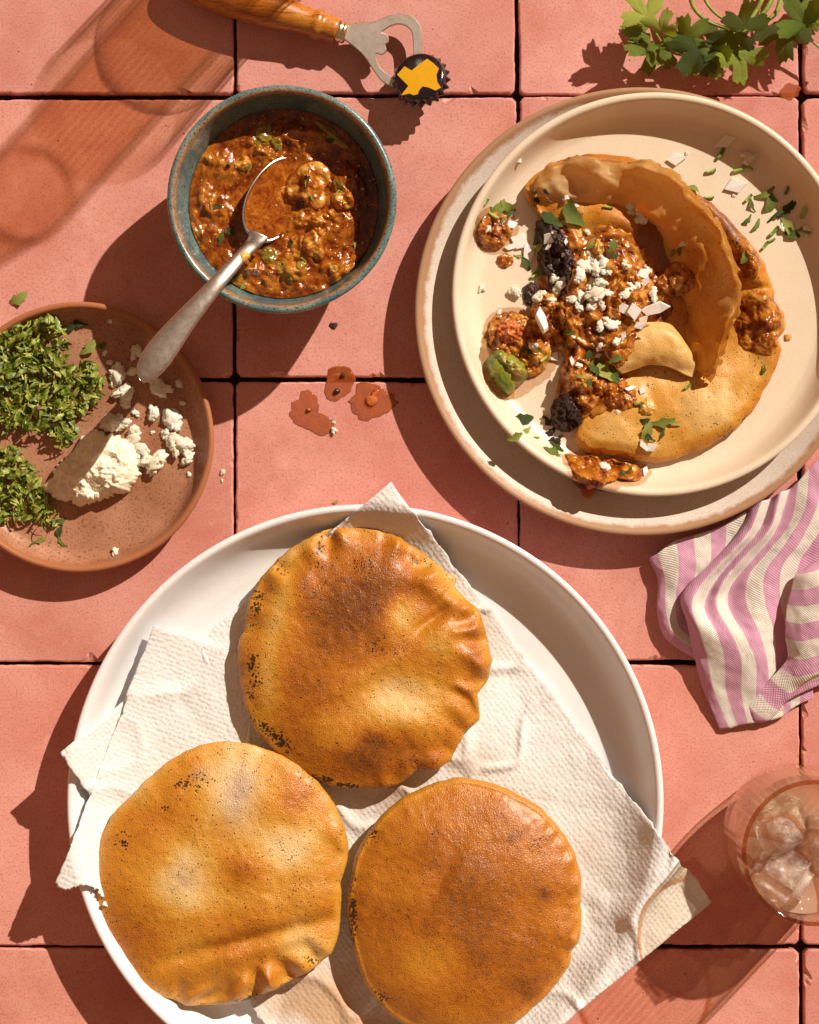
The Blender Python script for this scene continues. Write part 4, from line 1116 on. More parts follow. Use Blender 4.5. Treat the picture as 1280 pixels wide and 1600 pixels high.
mk('sauce', V, F, MT_SALSA, sal, support=True,
   attrs={'chunk': np.concatenate([np.clip(.22 + zone * .4 + lump * 70 + .15 * fbm(q, 45, 3, 44) - .25 * gauss(u, v, 560, 300, 40, 90) - .2 * gauss(u, v, 460, 190, 90, 30), 0, 1), [.4]])})  # chunk lowered at right and top: the bowl wall's shade put into the colour
def c4(pts): return [(280 + x / 4, 150 + y / 4) for x, y in pts]
for nm, pts, h, mt, sd, lp in (
    ('pepper_slice', [(820,140),(870,150),(930,190),(980,250),(1050,320),(1085,345),(1030,335),(985,300),(930,235),(860,180)], .0030, MT_GREENP, 1, .2),
    ('potato_chunk', [(665,520),(720,460),(800,415),(880,400),(940,440),(950,500),(900,590),(910,700),(860,720),(800,680),(740,690),(670,640),(660,580)], .0040, MT_SOAK, 2, .85),
    ('potato_chunk', [(830,825),(865,870),(900,960),(915,1000),(880,1040),(840,1010),(770,920)], .0044, MT_SOAK, 3, .2),
    ('potato_chunk', [(950,610),(1010,610),(1110,640),(1120,690),(1060,710),(960,680)], .0034, MT_SOAK, 4, .5),
    ('pepper_chunk', [(480,200),(540,180),(575,220),(570,280),(520,290),(480,250)], .0040, MT_GREENP, 5, .5),
    ('pepper_chunk', [(462,262),(520,272),(566,300),(520,305),(470,290)], .0026, MT_GREENP, 6, .2),
    ('pepper_chunk', [(575,268),(645,300),(630,340),(590,312)], .0026, MT_GREENP, 7, .2),
    ('pepper_chunk', [(965,515),(1010,540),(1035,590),(1000,612),(968,565)], .0030, MT_GREENP, 8, .4),
    ('pepper_chunk', [(730,1050),(770,1010),(800,1035),(790,1060),(745,1085)], .0026, MT_GREENP, 10, .3),
    ('pepper_chunk', [(600,1040),(660,1055),(668,1080),(610,1070)], .0022, MT_GREENP, 11, .3),
    ('pepper_chunk', [(670,1135),(705,1140),(708,1170),(675,1168)], .0020, MT_GREENP, 12, .3),
    ('pepper_chunk', [(545,935),(560,940),(582,1045),(568,1050)], .0022, MT_GREENP, 13, .1),
    ('onion_piece', [(350,380),(395,370),(450,410),(440,470),(390,470)], .0034, MT_SOAK, 14, .7),
    ('onion_piece', [(900,740),(960,725),(980,755),(930,775)], .0026, MT_SOAK, 15, .4),
    ('onion_piece', [(945,1065),(985,1060),(980,1100),(950,1110)], .0024, MT_PALE, 16, .4),
    ('onion_piece', [(640,560),(660,560),(690,640),(670,660)], .0022, MT_SOAK, 17, .3),
    ('char_bit', [(730,660),(765,650),(780,685),(755,710),(732,695)], .0026, MT_BEAN, 18, .3),
    ('char_bit', [(790,500),(820,505),(815,525),(785,522)], .0016, MT_BEAN, 19, .3),
    ('char_bit', [(300,425),(322,428),(320,448),(302,446)], .0020, MT_BEAN, 20, .3)):
    blob(nm, c4(pts), BZ + .002, h * (.5 if mt is MT_GREENP else .85), mt, sd + 100, min(lp + .25, .9), parent=sal, lscale=230, nr=12, m=48, jit=.0003)
rs = random.Random(8)
for i, (x, y) in enumerate([(640, 740), (1100, 930), (700, 920), (260, 890), (340, 1130), (235, 690), (830, 640), (790, 545), (1180, 690), (320, 850), (430, 450), (940, 280), (620, 320), (400, 1190), (560, 200)]):
    put('herb_bit', SHARDS[i % 9], 280 + x / 4, 150 + y / 4, rs.uniform(6, 11), None, None, None, .0002, parent=sal, rr=rs)
SEEDM = crumb_mesh('pepper_seed', 55, 1, MT_PALE)
for i in range(70):
    a = rs.uniform(0, 6.28); r = 140 * math.sqrt(rs.random())
    x, y = 447 + r * math.cos(a), 322 + r * math.sin(a)
    if math.hypot(x - 425, y - 312) < 48: continue
    put('pepper_seed', SEEDM, x, y, rs.uniform(1.6, 3.0), None, None, None, -.0002, stretch=(1.4, .9, .7), parent=sal, rr=rs)

# ================================================================== spoon
def m_metal(name, col, rough, scr=1.0):
    m, nt, b = newmat(name, Metallic=1.0, Roughness=rough)
    c = coords(nt)
    n = noise(nt, c, 300, 5, .7)
    setc(nt, b, mixc(nt, n, (col[0] * .92, col[1] * .92, col[2] * .92, 1), (*col, 1)))
    rg = node(nt, 'ShaderNodeMapRange', {'Value': n, 'From Min': .3, 'From Max': .7, 'To Min': rough - .03, 'To Max': rough + .05}).outputs[0]
    nt.links.new(rg, b.inputs['Roughness'])
    bump(nt, b, noise(nt, c, 1400, 3, .6), .00003 * scr, .4)
    return m
MT_SPOON = m_metal('brushed_steel', (.70, .66, .63), .27, .3)
MT_BLADE = m_metal('worn_steel', (.72, .66, .60), .42, 2.0)
MT_BRASS = m_metal('ferrule_metal', (.80, .66, .46), .28)
st = [(219, 593, 76, 5), (223, 589, 76, 12), (229, 581, 75.6, 18), (238, 568, 75, 22), (250, 551, 74, 23.5), (266, 530, 72.6, 22), (290, 500, 70.6, 18), (318, 467, 68, 14.5), (346, 435, 64.6, 12.2), (372, 406, 59, 10.8), (390, 387, 53.5, 11), (399, 376, 49, 13), (405, 366, 45.5, 18)]
C = spline([at(a, b, z / 1000) for a, b, z, w in st], 60)
Wd = np.interp(np.linspace(0, len(st) - 1, 60), range(len(st)), [s[3] for s in st]) * PX * .95
V = []; K = 16
for i in range(60):
    t = C[min(i + 1, 59)] - C[max(i - 1, 0)]; t /= np.linalg.norm(t)
    sdv = np.cross(t, [0, 0, 1]); sdv /= np.linalg.norm(sdv); up = np.cross(sdv, t)
    for j in range(K):
        a = 2 * math.pi * j / K
        x = math.copysign(abs(math.cos(a)) ** .8, math.cos(a)); y = math.sin(a)
        V.append(C[i] + sdv * x * Wd[i] + up * (y * .0009 + .0004 * (1 - x * x)))
V = np.array(V); F = grid_faces(60, K, True) + [tuple(range(K)), tuple(reversed(range(59 * K, 60 * K)))]
so = C[0].copy()
spoon = empty('spoon', at(404, 368, .040), 'worn metal spoon standing in the salsa, handle over the clay plate', 'spoon')
mk('handle', V, F, MT_SPOON, spoon, support=True)
# the bowl of the spoon, one edge above the sauce
ax0 = at(401, 375, .0462); ax1 = at(451, 246, .0395)
ctr = (ax0 + ax1) / 2; la = (ax1 - ax0) / 2; sd_ = np.cross(la / np.linalg.norm(la), [0, 0, 1]); sd_ /= np.linalg.norm(sd_)
hw = 37 * PX
def spoon_pt(r, a, dz=0):
    e = math.cos(a); f = math.sin(a)
    w = hw * (1 - .18 * e) * f * r
    p = ctr + la * e * r + sd_ * w
    depth = .0075 * (1 - r ** 2.2)
    return p + np.array([0, 0, -depth + dz - .0070 * f * r - .0034])
V = []; nrr, mm = 14, 64
for layer, dz in ((0, 0.0), (1, -.0011)):
    V.append(spoon_pt(0, 0, dz))
    for i in range(1, nrr + 1):
        for j in range(mm):
            V.append(spoon_pt(i / nrr * (1 if layer == 0 else 1.012), 2 * math.pi * j / mm, dz))
V = np.array(V); h1 = 1 + nrr * mm
F = polar_faces(nrr, mm, 0) + polar_faces(nrr, mm, h1, True)
e0 = 1 + (nrr - 1) * mm
F += [(e0 + j, h1 + e0 + j, h1 + e0 + (j + 1) % mm, e0 + (j + 1) % mm) for j in range(mm)]
mk('spoon_bowl', V, F, MT_SPOON, spoon)
V = []
for i in range(0, 13):
    for j in range(mm):
        r = .93 * i / 12; a = 2 * math.pi * j / mm
        p = spoon_pt(r, a); base_ = p[2]
        lvl = ctr[2] - .0040 - .0060 * math.sin(a) * r + .0004 * math.cos(a * 3) * r + (la[2] * math.cos(a) * r) * .8
        p[2] = max(base_ + .0002, lvl); V.append(p)
V = np.array(V); V[:, 2] += fbm(V, 160, 2, 5) * .00035
sp_s = mk('spooned_sauce', V, grid_faces(13, mm, True), MT_SALSA, spoon, attrs={'chunk': np.full(len(V), .55)})
blob('sauce_smear', [(376, 403), (384, 392), (390, 394), (388, 404), (380, 411)], .057, .0014, MT_PALE, 71, .4, parent=spoon, nr=8, m=30, jit=.0002)

# ================================================================== bottle opener
def m_wood():
    m, nt, b = newmat('varnished_wood', Roughness=.32)
    b.inputs['Coat Weight'].default_value = .4; b.inputs['Coat Roughness'].default_value = .15
    c = coords(nt)
    mp = node(nt, 'ShaderNodeMapping', {'Vector': c, 'Rotation': (0, 0, .30), 'Scale': (1, 6, 6)}).outputs[0]
    n1 = noise(nt, mp, 60, 5, .6, 1.2); n2 = noise(nt, mp, 500, 3, .6)
    col = ramp(nt, n1, [(.28, A(140, 66, 14)), (.46, A(190, 106, 26)), (.62, A(214, 134, 40)), (.8, A(176, 92, 20))])
    col = mixc(nt, ramp(nt, n2, [(.35, .5), (.5, 0.0)]), col, A(120, 56, 12))
    setc(nt, b, col); bump(nt, b, n2, .0001)
    return m
opener = empty('bottle_opener', at(527, 48, 0), 'bottle opener with turned wooden handle and worn steel head', 'bottle opener')
e1 = at(528, 48, .0105); dirv = at(400, 8.5, .0105) - e1; dirv /= np.linalg.norm(dirv)
prof = [(0, 15), (1, 18), (4, 19.5), (14, 20), (23, 20.5), (28, 23), (33, 24.2), (38, 22.8), (44, 21.2), (60, 22.5), (90, 26.5), (130, 29.5), (180, 29.5), (225, 26), (255, 20), (272, 12), (280, 3)]
pr = smooth_prof(prof, 5)
V, F = tube([e1 + dirv * d * PX for d, r in pr], [max(r, .5) * PX * .98 for d, r in pr], 40)
mk('handle', V, F, m_wood(), opener)
V, F = tube([e1 - dirv * d * PX for d in (-2, 0, 1, 6, 7, 8, 13, 14.5)], [x * PX for x in (14, 16, 17, 17, 15.8, 17, 16.4, 13)], 32)
mk('ferrule', V, F, MT_BRASS, opener)
def c6(pts): return [(300 + x / 3.048, y / 3.048) for x, y in pts]
def plate_part(name, pts, z0, th, mat, parent, zf=None):
    """flat piece cut to an outline, bevelled and given thickness"""
    from mathutils.geometry import delaunay_2d_cdt
    P = ats(c6(pts), z0)
    Q = spline(np.concatenate([P, P[:1]]), len(P) * 4)[:-1]
    n = len(Q)
    cxy = Q[:, :2]
    t = np.roll(cxy, -1, 0) - np.roll(cxy, 1, 0); t /= np.linalg.norm(t, axis=1)[:, None] + 1e-12
    nrm = np.stack([-t[:, 1], t[:, 0]], 1)
    area = .5 * np.sum(cxy[:, 0] * np.roll(cxy[:, 1], -1) - np.roll(cxy[:, 0], -1) * cxy[:, 1])
    if area < 0: nrm = -nrm
    ins = cxy + nrm * .0004
    vs, es, fs, *_ = delaunay_2d_cdt([Vector(p) for p in ins], [(i, (i + 1) % n) for i in range(n)], [list(range(n))] if area > 0 else [list(range(n))[::-1]], 1, 1e-7)
    vs = np.array([tuple(p) for p in vs])
    zf_ = (lambda a: np.zeros(len(a))) if zf is None else zf
    V = np.concatenate([
        np.concatenate([vs, (z0 + th + zf_(vs))[:, None]], 1),
        np.concatenate([ins, (z0 + th + zf_(ins))[:, None]], 1),
        np.concatenate([cxy, (z0 + th - .0004 + zf_(cxy))[:, None]], 1),
        np.concatenate([cxy, (z0 + zf_(cxy))[:, None]], 1)])
    a = len(vs)
    F = [tuple(f) for f in fs] + grid_faces(3, n, True, a)
    F += [tuple(reversed(range(a + 2 * n, a + 3 * n)))]
    return mk(name, V, F, mat, parent, smooth=False)
head = [(722,132),(745,122),(800,110),(870,105),(930,80),(1000,68),(1050,80),(1085,120),(1098,170),(1096,255),(1080,300),(1058,300),(1055,250),(1052,200),(1045,152),(1020,127),(980,118),(940,130),(905,155),(912,160),(930,168),(938,185),(936,205),(922,216),(927,238),(918,256),(902,263),(876,261),(890,312),(915,342),(952,370),(975,390),(960,415),(940,410),(912,395),(880,360),(820,270),(760,215),(722,184)]
plate_part('opener_head', head, .0096, .0021, MT_BLADE, opener)

# ================================================================== bottle cap
def m_paint(name, col, rough=.18):
    m, nt, b = newmat(name, Roughness=rough)
    b.inputs['Coat Weight'].default_value = .6; b.inputs['Coat Roughness'].default_value = .06
    c = coords(nt)
    n = noise(nt, c, 700, 4, .7)
    sc = ramp(nt, noise(nt, node(nt, 'ShaderNodeMapping', {'Vector': c, 'Scale': (1, 9, 1), 'Rotation': (0, 0, .9)}).outputs[0], 300, 3, .7), [(.68, 0), (.74, .5)])
    setc(nt, b, mixc(nt, sc, mixc(nt, n, (col[0] * .85, col[1] * .85, col[2] * .85, 1), col), A(190, 160, 140)))
    bump(nt, b, n, .00005)
    return m
cap = empty('crown_cap', (0, 0, 0), 'black crimped bottle cap with a yellow state-shaped emblem', 'bottle cap')
rows_ = [(0, .35), (5, .3), (10, .15), (12.2, -.05), (13.0, -.35), (13.5, -.9), (13.75, -1.8)]
seg = 252; V = [(0, 0, .00035)]; F = []
tha = np.linspace(0, 2 * math.pi, seg, endpoint=False)
fl = np.cos(21 * tha)
allr = [np.full(seg, r) for r, z in rows_[1:]] + [13.9 + .25 * fl, 14.4 + .55 * fl, 15.0 + .85 * fl, 15.4 + .95 * fl, 15.1 + .95 * fl, 14.2 + .5 * fl, 13.2 + 0 * fl, 12.9 + 0 * fl]
allz = [z for r, z in rows_[1:]] + [-2.6, -3.8, -5.2, -6.0, -6.1, -4.6, -2.0, -.6]
for r, z in zip(allr, allz):
    for j in range(seg):
        V.append((r[j] / 1000 * math.cos(tha[j]), r[j] / 1000 * math.sin(tha[j]), z / 1000))
V.append((0, 0, -.0006)); V = np.array(V)
nrw = len(allr)
F = polar_faces(nrw, seg)
lst = 1 + (nrw - 1) * seg
F += [(lst + (j + 1) % seg, lst + j, len(V) - 1) for j in range(seg)]
mk('crimped_shell', V, F, m_paint('black_enamel', (.010, .006, .010, 1)), cap)
tx = [(1118,270),(1150,294),(1176,320),(1166,350),(1172,385),(1190,412),(1165,426),(1130,410),(1102,405),(1086,425),(1083,441),(1060,446),(1045,437),(1003,443),(1035,400),(1010,375),(978,343),(1012,304),(1042,330),(1078,300)]
E = np.array([((x - 1083) / 3.048 * PX, -(y - 350) / 3.048 * PX * 1.06) for x, y in tx])
n = len(E)
ztop_ = lambda p: .00042 - np.hypot(p[:, 0], p[:, 1]) ** 2 * 1.6
V = np.concatenate([np.concatenate([E, (ztop_(E) + .00006)[:, None]], 1), np.concatenate([E, (ztop_(E) - .0004)[:, None]], 1), [[-.0005, .0005, .00050]]])
F = [(i, (i + 1) % n, 2 * n) if True else None for i in range(n)] + [(i, n + i, n + (i + 1) % n, (i + 1) % n) for i in range(n)]
tag(mk('emblem', V, F, m_paint('yellow_print', A(236, 166, 22), .3), cap, smooth=False), 'yellow emblem shaped like the outline of a state')
cap.location = Vector(at(655, 118, .0185))
cap.rotation_euler = (math.radians(-16), math.radians(-10), 0)

# ================================================================== cilantro sprigs
def leaf_mesh(name, seed):
    rr = random.Random(seed)
    nph, nrr = 97, 9
    ph = np.linspace(-2.15, 2.15, nph)
    lob = np.zeros(nph)
    for cph, wdt, amp in ((0, .44, 1.0), (-1.12, .46, .94), (1.12, .46, .94)):
        lob = np.maximum(lob, amp * np.exp(-((ph - cph + rr.uniform(-.08, .08)) / wdt) ** 4))
    Rr = (.40 + .60 * lob) * (1 + .11 * np.abs(np.cos(ph * 8.5 + rr.uniform(0, 6))) + .05 * np.cos(ph * 31 + rr.uniform(0, 6)))
    Rr *= 1 - .35 * np.clip((np.abs(ph) - 1.75) / .4, 0, 1)
    V = []
    a1, a2, a3 = rr.uniform(-.25, .35), rr.uniform(-.35, .2), rr.uniform(.05, .3)
    for i in range(nrr + 1):
        s = i / nrr
        for j in range(nph):
            x = Rr[j] * s * math.cos(ph[j]); y = Rr[j] * s * math.sin(ph[j])
            z = a1 * y * y + a2 * x * x + a3 * abs(y) * .8 + .07 * math.cos(ph[j] * 5.4) * s * s + .05 * math.sin(7 * x + seed) * s
            V.append((x, y, z))
    me = bpy.data.meshes.new(name); me.from_pydata(V, [], grid_faces(nrr + 1, nph)); me.materials.append(MT_LEAF)
    me.polygons.foreach_set('use_smooth', np.ones(len(me.polygons), dtype=bool))
    return me
LEAVES = [leaf_mesh('cilantro_leaf', s) for s in (3, 5, 8, 13, 21)]
def sprig(label, base, stems, leaves):
    e = empty('cilantro_sprig', at(*base, 0), label, 'cilantro', 'cilantro sprigs at the top edge')
    for pts, r in stems:
        P = spline(ats(pts), 26)
        V, F = tube(P, np.linspace(r, r * .7, 26) * PX, 9)
        mk('stem', V, F, MT_STEMG, e)
    for i, (x, y, z, size, ang, pitch, roll) in enumerate(leaves):
        a = math.radians(-ang)
        # x, y is the middle of the leaf
        s = size * PX * .88
        d = Vector((math.cos(a), math.sin(a), 0))
        p = Vector(at(x, y, z)) - d * s * .48
        M = Matrix.Translation(p) @ Matrix.Rotation(a, 4, 'Z') @ Matrix.Rotation(math.radians(-pitch), 4, 'Y') @ Matrix.Rotation(math.radians(roll), 4, 'X') @ Matrix.Diagonal((s, s, s, 1))
        place('leaf', LEAVES[i % 5], M, parent=e)
    return e
sprig('leafy cilantro sprig with arching stems above the cream plate', (1150, 50),
      [([(1078, -30, .020), (1080, 2, .018), (1092, 22, .016), (1114, 37, .014), (1149, 46, .013), (1170, 44, .012)], 3.4),
       ([(1094, -30, .022), (1103, 2, .020), (1122, 24, .017), (1152, 41, .015)], 2.8),
       ([(1198, -40, .010), (1190, 0, .011), (1176, 26, .012), (1164, 40, .013)], 4.2),
       ([(1216, -40, .009), (1206, 0, .010), (1182, 33, .012), (1160, 45, .013)], 4.4),
       ([(1228, -40, .010), (1219, 2, .010), (1209, 24, .011), (1182, 40, .012), (1158, 50, .012)], 4.4),
       ([(1150, 46, .012), (1130, 75, .012), (1100, 82, .013), (1048, 82, .014), (1030, 80, .014)], 2.2),
       ([(1040, 80, .014), (1030, 60, .016), (1010, 30, .018)], 1.8),
       ([(1150, 46, .012), (1150, 70, .012), (1155, 90, .010)], 1.8)],
      [(1001, 10, .024, 46, -120, 10, 15), (1036, 34, .026, 36, -80, 30, -25), (998, 76, .016, 50, 150, 12, 20), (1020, 92, .012, 46, 110, -12, -20), (991, 48, .010, 40, 190, -10, 20),
       (1052, 72, .020, 34, 20, 15, -20), (1087, 50, .018, 44, -30, 25, 20), (1102, 68, .013, 50, 170, -8, 35), (1078, 92, .020, 52, 120, 16, -14), (1114, 101, .014, 46, 70, 4, 24), (1144, 70, .020, 42, 100, -15, 20), (1156, 102, .015, 50, 75, 14, -16), (1165, 24, .026, 46, -85, 16, 20), (1130, 64, .010, 36, 60, 0, 10)])
sprig('cilantro sprig with two broad leaves in the top right corner', (1250, 40),
      [([(1300, 90, .012), (1280, 74, .013), (1262, 58, .014), (1246, 42, .016), (1236, 26, .018)], 2.2),
       ([(1262, 60, .014), (1240, 44, .016), (1230, 40, .016)], 1.6), ([(1236, -20, .02), (1234, 10, .019), (1236, 30, .017)], 1.8)],
      [(1224, 64, .017, 54, 95, 6, 18), (1246, 22, .022, 52, -130, 12, -10), (1264, 32, .018, 46, 35, 10, 15), (1275, 8, .016, 44, 10, 4, -10)])

# ================================================================== what lies on the clay plate
def c3(x, y): return (x / 3.478, 440 + y / 3.478)
blk = [c3(*p) for p in [(220,1110),(270,1060),(380,930),(430,840),(500,805),(570,820),(640,830),(710,880),(760,1000),(730,1080),(690,1140),(600,1160),(520,1190),(450,1220),(400,1215),(370,1185),(280,1180),(225,1140)]]
chz = blob('cheese_block', blk, .016, .0165, MT_CHEESE, 31, .42, label='large broken block of white fresh cheese on the clay plate', cat='cheese', nr=60, m=220, lscale=70, jit=.0014, edge=3.4, rough=.035)
rr = random.Random(17)
for i, (x, y, r) in enumerate([(640,500,50),(680,600,58),(600,770,55),(650,770,45),(730,840,45),(745,720,22),(840,715,32),(940,750,56),(950,880,62),(1010,890,50),(840,990,58),(870,960,46),(1015,970,42),(870,580,48),(720,490,26),(740,380,42),(570,390,16),(597,440,17),(490,480,19),(400,605,26),(770,910,36),(975,555,22),(995,660,17),(830,820,12),(1030,1050,14),(740,950,18),(625,1480,24),(600,215,13),(680,660,30),(620,560,26),(900,830,28)]):
    p = c3(x, y)
    put('cheese_crumb', CRUMBS[(i * 3) % 7] if r > 20 else CRUMBS_SMALL[i % 3], p[0], p[1], r / 3.478 * 1.2, 'white cheese crumb on the brown clay plate', 'cheese crumb', 'cheese crumbs on the clay plate', -.0004, rr=rr)
for i, (x, y, s) in enumerate([(348, 738, 5), (347, 751, 3), (522, 672, 6), (522, 660, 3)]):
    put('cheese_crumb', CRUMBS[i] if s > 4 else CRUMBS_SMALL[i % 3], x, y, s, 'tiny cheese crumb fallen on the bare tiles', 'cheese crumb', 'cheese crumbs on the tiles', -.0002, rr=rr)
def inside(p, poly):
    x, y = p; r = False; j = len(poly) - 1
    for i in range(len(poly)):
        xi, yi = poly[i]; xj, yj = poly[j]
        if (yi > y) != (yj > y) and x < (xj - xi) * (y - yi) / (yj - yi) + xi: r = not r
        j = i
    return r
def herb_pile(poly, count, label, hmax, seed):
    rr = random.Random(seed); poly = [c3(*p) for p in poly]
    xs = [p[0] for p in poly]; ys = [p[1] for p in poly]
    Vs = []; Fs = []; n = 0; k = 0
    while k < count:
        p = (rr.uniform(min(xs), max(xs)), rr.uniform(min(ys), max(ys)))
        if not inside(p, poly): continue
        k += 1
        h, nn = drop(*p)
        kind = 1 if rr.random() < .2 else (2 if rr.random() < .35 else 0)
        V, F = shard(rr, kind)
        s = (rr.uniform(2.8, 4.6) if kind == 1 else rr.uniform(6, 13)) * PX
        M = Matrix.Rotation(rr.uniform(0, 6.28), 3, 'Z') @ Matrix.Rotation(rr.uniform(-.7, .7), 3, 'X') @ Matrix.Rotation(rr.uniform(-.6, .6), 3, 'Y')
        P = V @ np.array(M).T * s + np.array(h)
        P[:, 2] += max(0, h.z + .0003 - P[:, 2].min()) + rr.random() ** 1.3 * hmax
        Vs.append(P); Fs += [tuple(i + n for i in f) for f in F]; n += len(P)
    return tag(mk('chopped_cilantro', np.concatenate(Vs), Fs, MT_CHOP), label, 'cilantro', kind='stuff')
herb_pile([(-60,330),(80,260),(200,200),(280,190),(350,260),(380,340),(340,480),(430,470),(510,420),(560,520),(570,620),(500,700),(420,740),(400,850),(330,920),(300,850),(200,800),(100,800),(-60,850)], 780, 'large heap of chopped green cilantro on the clay plate', .008, 5)
herb_pile([(-60,930),(100,900),(180,980),(200,1080),(340,1250),(300,1330),(200,1300),(-60,1300)], 240, 'smaller heap of chopped cilantro below the cheese block', .006, 6)
for i, (x, y, s, sp, lb) in enumerate([(31, 467, 17, .55, 'single curled cilantro piece on the tile above the clay plate'), (93, 830, 12, 1.3, None), (96, 848, 13, -.9, None), (62, 845, 12, .3, None), (48, 852, 10, .8, None), (95, 815, 10, .2, None), (110, 512, 20, .4, None), (125, 506, 14, -.3, None), (140, 545, 18, .7, None), (160, 540, 8, .5, None), (116, 575, 12, -.6, None), (80, 495, 14, .3, None), (524, 785, 6, .2, 'tiny green fleck on the upper rim of the serving plate')]):
    put('cilantro_piece', SHARDS[(i * 4) % 9], x, y, s, lb or 'loose chopped cilantro piece at the edge of the heaps on the clay plate', 'cilantro', None if lb else 'loose cilantro on the clay plate', .0002, spin=sp, rr=rr)

# ================================================================== salsa spilled on the tiles
def c5(pts): return [(420 + x / 5.333, 540 + y / 5.333) for x, y in pts]
sp = dict(base=0.0001, nr=16, m=120, jit=.0006, lscale=200)
blob('salsa_splash', c5([(160,570),(200,540),(180,470),(250,450),(270,390),(320,365),(380,400),(410,480),(410,560),(480,580),(540,630),(540,690),(460,760),(400,740),(340,700),(280,680),(200,620)]), .001, .0006, MT_SPLAT, 61, .4, label='orange salsa splash with a cheese crumb at its tip', cat='spill', edge=2.2, **sp)
blob('salsa_splash', c5([(490,240),(520,180),(600,165),(680,190),(730,270),(700,340),(620,430),(540,470),(490,450),(460,370),(480,300)]), .001, .0006, MT_SPLAT, 62, .4, label='salsa splash lying across the tile joint', cat='spill', edge=2.2, **sp)
blob('salsa_splash', c5([(680,480),(660,470),(720,400),(730,330),(800,300),(900,330),(1000,400),(1040,400),(1040,450),(1090,470),(1030,520),(950,580),(880,600),(800,630),(740,620),(740,580),(680,550)]), .001, .0007, MT_SPLAT, 63, .4, label='salsa splash reaching into the shadow of the stacked plates', cat='spill', edge=2.2, **sp)
for i, (pts, lb) in enumerate([([(540,390),(570,360),(595,370),(580,400),(550,405)], 'dark pepper bit on the splash across the joint'), ([(600,240),(630,225),(635,245),(600,275)], 'black pepper bit beside the tile joint'), ([(800,440),(860,420),(900,350),(930,370),(900,420),(860,510),(820,500)], 'red tomato bit on the right salsa splash'), ([(310,545),(340,520),(355,530),(335,550)], 'dark bit on the left salsa splash')]):
    blob('salsa_bit', c5(pts), .001, .0016, [MT_BEAN, MT_BEAN, MT_RED, MT_SALSA_DARK][i], 64 + i, .4, label=lb, cat='salsa bit', nr=8, m=40, jit=.0002)
for i, (pts, lb) in enumerate([([(1218, 146), (1228, 132), (1243, 130), (1252, 140), (1240, 152), (1226, 154)], 'dried red salsa smear at the tile corner right of the cilantro'), ([(516, 506), (522, 502), (527, 508), (520, 514)], 'small purple stain on the tile below the bowl')]):
    blob('stain', pts, .0006, .0003, [MT_SPLAT, MT_BEAN][i], 68 + i, .6, base=.00005, label=lb, cat='stain', nr=8, m=60, jit=.0010)
# ================================================================== striped napkin
def m_napkin():
    m, nt, b = newmat('striped_linen', Roughness=.85)
    b.inputs['Specular IOR Level'].default_value = .15
    b.inputs['Sheen Weight'].default_value = .15
    uv = coords(nt, 'UV'); c = coords(nt)
    su = node(nt, 'ShaderNodeSeparateXYZ', {0: uv})
    x = mth(nt, 'ADD', su.outputs['X'], mth(nt, 'MULTIPLY', mth(nt, 'SUBTRACT', noise(nt, c, 260, 2), .5), .05))
    fr = mth(nt, 'FRACT', mth(nt, 'MULTIPLY', x, .5))
    st_ = ramp(nt, fr, [(.0, 1), (.485, 1), (.515, 0), (.985, 0), (1.0, 1)])
    wx = mth(nt, 'SINE', mth(nt, 'MULTIPLY', su.outputs['X'], 50.0)); wy = mth(nt, 'SINE', mth(nt, 'MULTIPLY', su.outputs['Y'], 50.0))
    weave = mth(nt, 'MULTIPLY', wx, wy)
    fl = noise(nt, c, 900, 3, .6)
    pink = mixc(nt, ramp(nt, weave, [(.2, 0), (.8, 1)]), A(230, 156, 176), A(248, 200, 210))
    cream = mixc(nt, fl, A(248, 226, 196), A(255, 244, 220))
    col = mixc(nt, st_, cream, pink)
    col = mixc(nt, ramp(nt, weave, [(.15, .12), (.5, 0.0)]), col, A(190, 140, 124))
    col = mixc(nt, ramp(nt, fl, [(.35, .18), (.5, 0.0)]), col, A(200, 150, 130))
    setc(nt, b, col)
    b1 = bump(nt, None, weave, .00022, .7)
    bump(nt, b, fl, .00015, .4, b1)
    tr = node(nt, 'ShaderNodeBsdfTranslucent', {'Color': col})
    mx = node(nt, 'ShaderNodeMixShader', {0: .08, 1: b.outputs[0], 2: tr.outputs[0]})
    nt.links.new(mx.outputs[0], nt.nodes['Material Output'].inputs[0])
    return m
def c8(p): return (960 + p[0] / 3.478, 700 + p[1] / 3.478, p[2] / 1000)
def cloth(cols, us, nu, nv, seed, transpose=False):
    """cols: lines that follow the stripes; us: stripe coordinate of each line"""
    L = [np.array([at(*c8(p)) for p in col]) for col in cols]
    n = max(len(l) for l in L)
    rows = np.array([spline(l, n) for l in L]).transpose(1, 0, 2)
    W = patch(rows, nu, nv)
    ug = np.interp(np.linspace(0, len(us) - 1, nu), range(len(us)), us)
    uu = np.tile(ug, nv)
    ln = np.linalg.norm(np.diff(W.reshape(nv, nu, 3), axis=0), axis=2)
    vl = np.concatenate([np.zeros((1, nu)), np.cumsum(ln, 0)]).ravel() / .0105
    W[:, 2] += fbm(W, 70, 3, seed) * .0009 + fbm(W, 210, 3, seed + 1) * .00035
    W[:, 2] = np.maximum(W[:, 2], .0007)
    return W, np.stack([uu, vl], 1), grid_faces(nv, nu)
